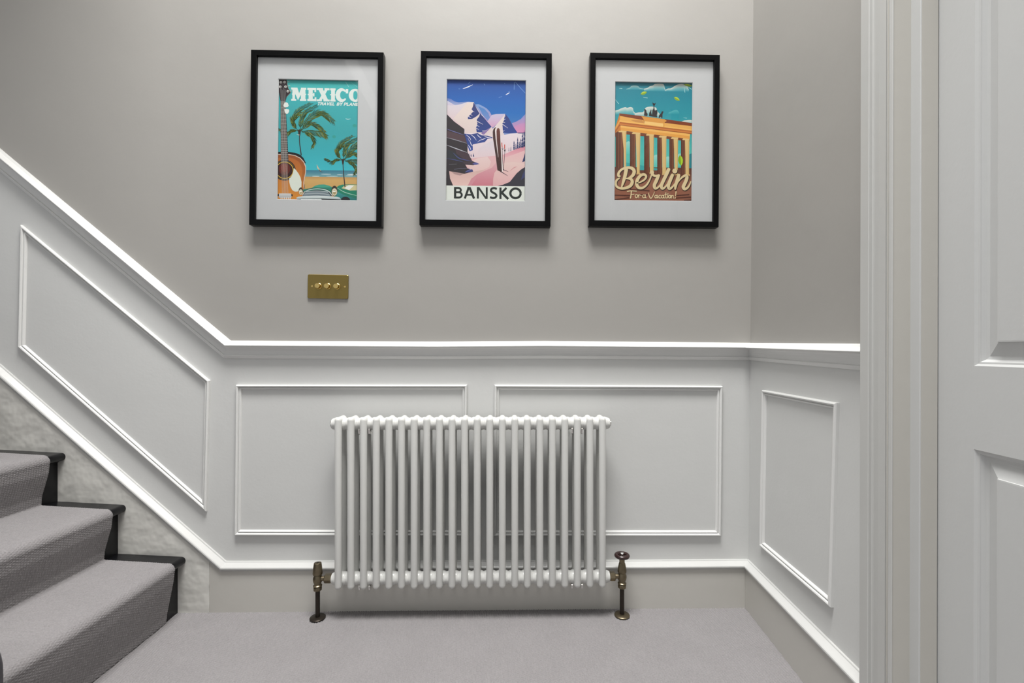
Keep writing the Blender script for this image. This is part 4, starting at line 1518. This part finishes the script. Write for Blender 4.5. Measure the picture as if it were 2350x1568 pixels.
    S.append(([(786, 1312), (826, 1254), (872, 1214), (904, 1212), (906, 1246), (884, 1300), (866, 1342), (884, 1366), (920, 1346), (944, 1306), (954, 1276)], [10, 18, 26, 36, 40, 40, 40, 34, 24, 18, 12]))
    for pts, ws in S:
        p.stroke(pts, [k + 10 for k in ws], sh, off=(4, 7))
    p.disc(769, 1162, 34, 34, sh, 22)
    for pts, ws in S:
        p.stroke(pts, ws, cr)
    p.disc(765, 1155, 29, 29, cr, 22)
    # second line
    T = [([(204, 1402), (250, 1395), (312, 1398)], 12), ([(252, 1398), (248, 1440), (242, 1480)], 12), ([(246, 1440), (284, 1434)], 9),
         (ell(312, 1456, 15, 19, 0, 360, 12), 9), ([(334, 1440), (340, 1476)], 9), ([(338, 1452), (348, 1440), (356, 1444)], 8), ([(356, 1446), (370, 1450)], 6),
         (ell(400, 1458, 16, 18, 0, 360, 12), 9), ([(418, 1438), (416, 1468), (428, 1476)], 9),
         ([(454, 1420), (464, 1456), (480, 1480), (500, 1462), (526, 1404)], [7, 10, 11, 9, 6]),
         (ell(542, 1460, 14, 16, 0, 360, 12), 9), ([(558, 1442), (557, 1468), (566, 1476)], 9),
         (ell(590, 1460, 15, 17, 300, 60, 10), 9), (ell(620, 1460, 14, 16, 0, 360, 12), 9), ([(636, 1442), (635, 1468), (644, 1476)], 9),
         ([(660, 1412), (656, 1450), (660, 1474), (670, 1474)], 9), ([(646, 1434), (674, 1430)], 8), ([(682, 1442), (681, 1474)], 9), ([(684, 1424), (685, 1428)], 10),
         (ell(704, 1459, 13, 16, 0, 360, 12), 9), ([(724, 1444), (724, 1476)], 9), ([(726, 1456), (738, 1444), (748, 1450), (747, 1472), (758, 1476)], 8),
         ([(780, 1400), (774, 1450)], [13, 7]), ([(771, 1470), (771, 1474)], 12)]
    for q, w_ in T:
        p.stroke(q, w_, sh, len(q) > 2, off=(3, 4))
    for q, w_ in T:
        p.stroke(q, w_, (226, 206, 160), len(q) > 2)


def picture(cpx, cpy, tilt, corners, art, label):
    DEP = 0.028
    yf = D - 0.0015 - DEP
    X, Z = onY(cpx, cpy, yf)
    k = yf / F
    FWd, FH, BW = 300.5 * k, 398.5 * k, 12.6 * k
    o = empty('picture_frame', (X, yf + DEP, Z - FH / 2))
    o.rotation_euler = (0, math.radians(tilt), 0)
    tag(o, label, 'picture', 'framed travel posters')
    z0 = FH / 2
    a, b = FWd / 2, FH / 2
    outer = [(-a, b), (a, b), (a, -b), (-a, -b)]
    prof = [(0, 0.0), (0, DEP - 0.001), (0.001, DEP), (BW - 0.001, DEP), (BW, DEP - 0.001), (BW, 0.016), (BW + 0.0005, 0.0)]
    for pc in sweep(outer, prof, lambda x, z, wv: (x, -wv, z + z0), True):
        mk('frame_rail', *pc, 'frame', o)
    s = BW - 0.0015
    # glass, mount with a bevelled window, print and backing
    yg = -0.0185
    mk('glass_pane', [(-a + s, yg, z0 - b + s), (a - s, yg, z0 - b + s), (a - s, yg, z0 + b - s), (-a + s, yg, z0 + b - s)], [(0, 1, 2, 3)], 'glass', o)
    W, Hh = ((corners[1][0] - corners[0][0]) + (corners[2][0] - corners[3][0])) / 2 / 5.057 * k, (corners[3][1] + corners[2][1] - corners[0][1] - corners[1][1]) / 2 / 5.057 * k
    ym, yb = -0.0165, -0.0140
    v = []
    bev = 0.0016
    for (ax, bz, y) in ((a - s, b - s, ym), (W / 2 + bev, Hh / 2 + bev, ym), (W / 2, Hh / 2, yb)):
        v += [(-ax, y, z0 - bz), (ax, y, z0 - bz), (ax, y, z0 + bz), (-ax, y, z0 + bz)]
    f = []
    for q in (0, 4):
        f += [(q + i, q + (i + 1) % 4, q + 4 + (i + 1) % 4, q + 4 + i) for i in range(4)]
    mk('mount_board', v, f, 'mount', o)
    mk('backing_board', *box(-a + s, a - s, -0.0100, -0.004, z0 - b + s, z0 + b - s), 'back', o)
    p = Print(corners, W, Hh)
    art(p)
    pr = p.build('poster_print', o)
    pr.location = (0, -0.0110, z0)
    print(label, 'layers', p.layer, p.layer * 1.6e-6, len(p.f))
    return o


picture(723.8, 317.3, 0.62, [(82, 102), (992, 102), (980, 1495), (62, 1489)], art_mexico, 'black frame with the turquoise MEXICO guitar and palm poster')
picture(1113.2, 318.4, 0.48, [(65, 97), (985, 105), (975, 1511), (60, 1503)], art_bansko, 'black frame with the blue and pink BANSKO skiing poster')
picture(1501.0, 321.2, 0.42, [(60, 122), (968, 124), (958, 1510), (52, 1508)], art_berlin, 'black frame with the teal and orange Berlin city gate poster')
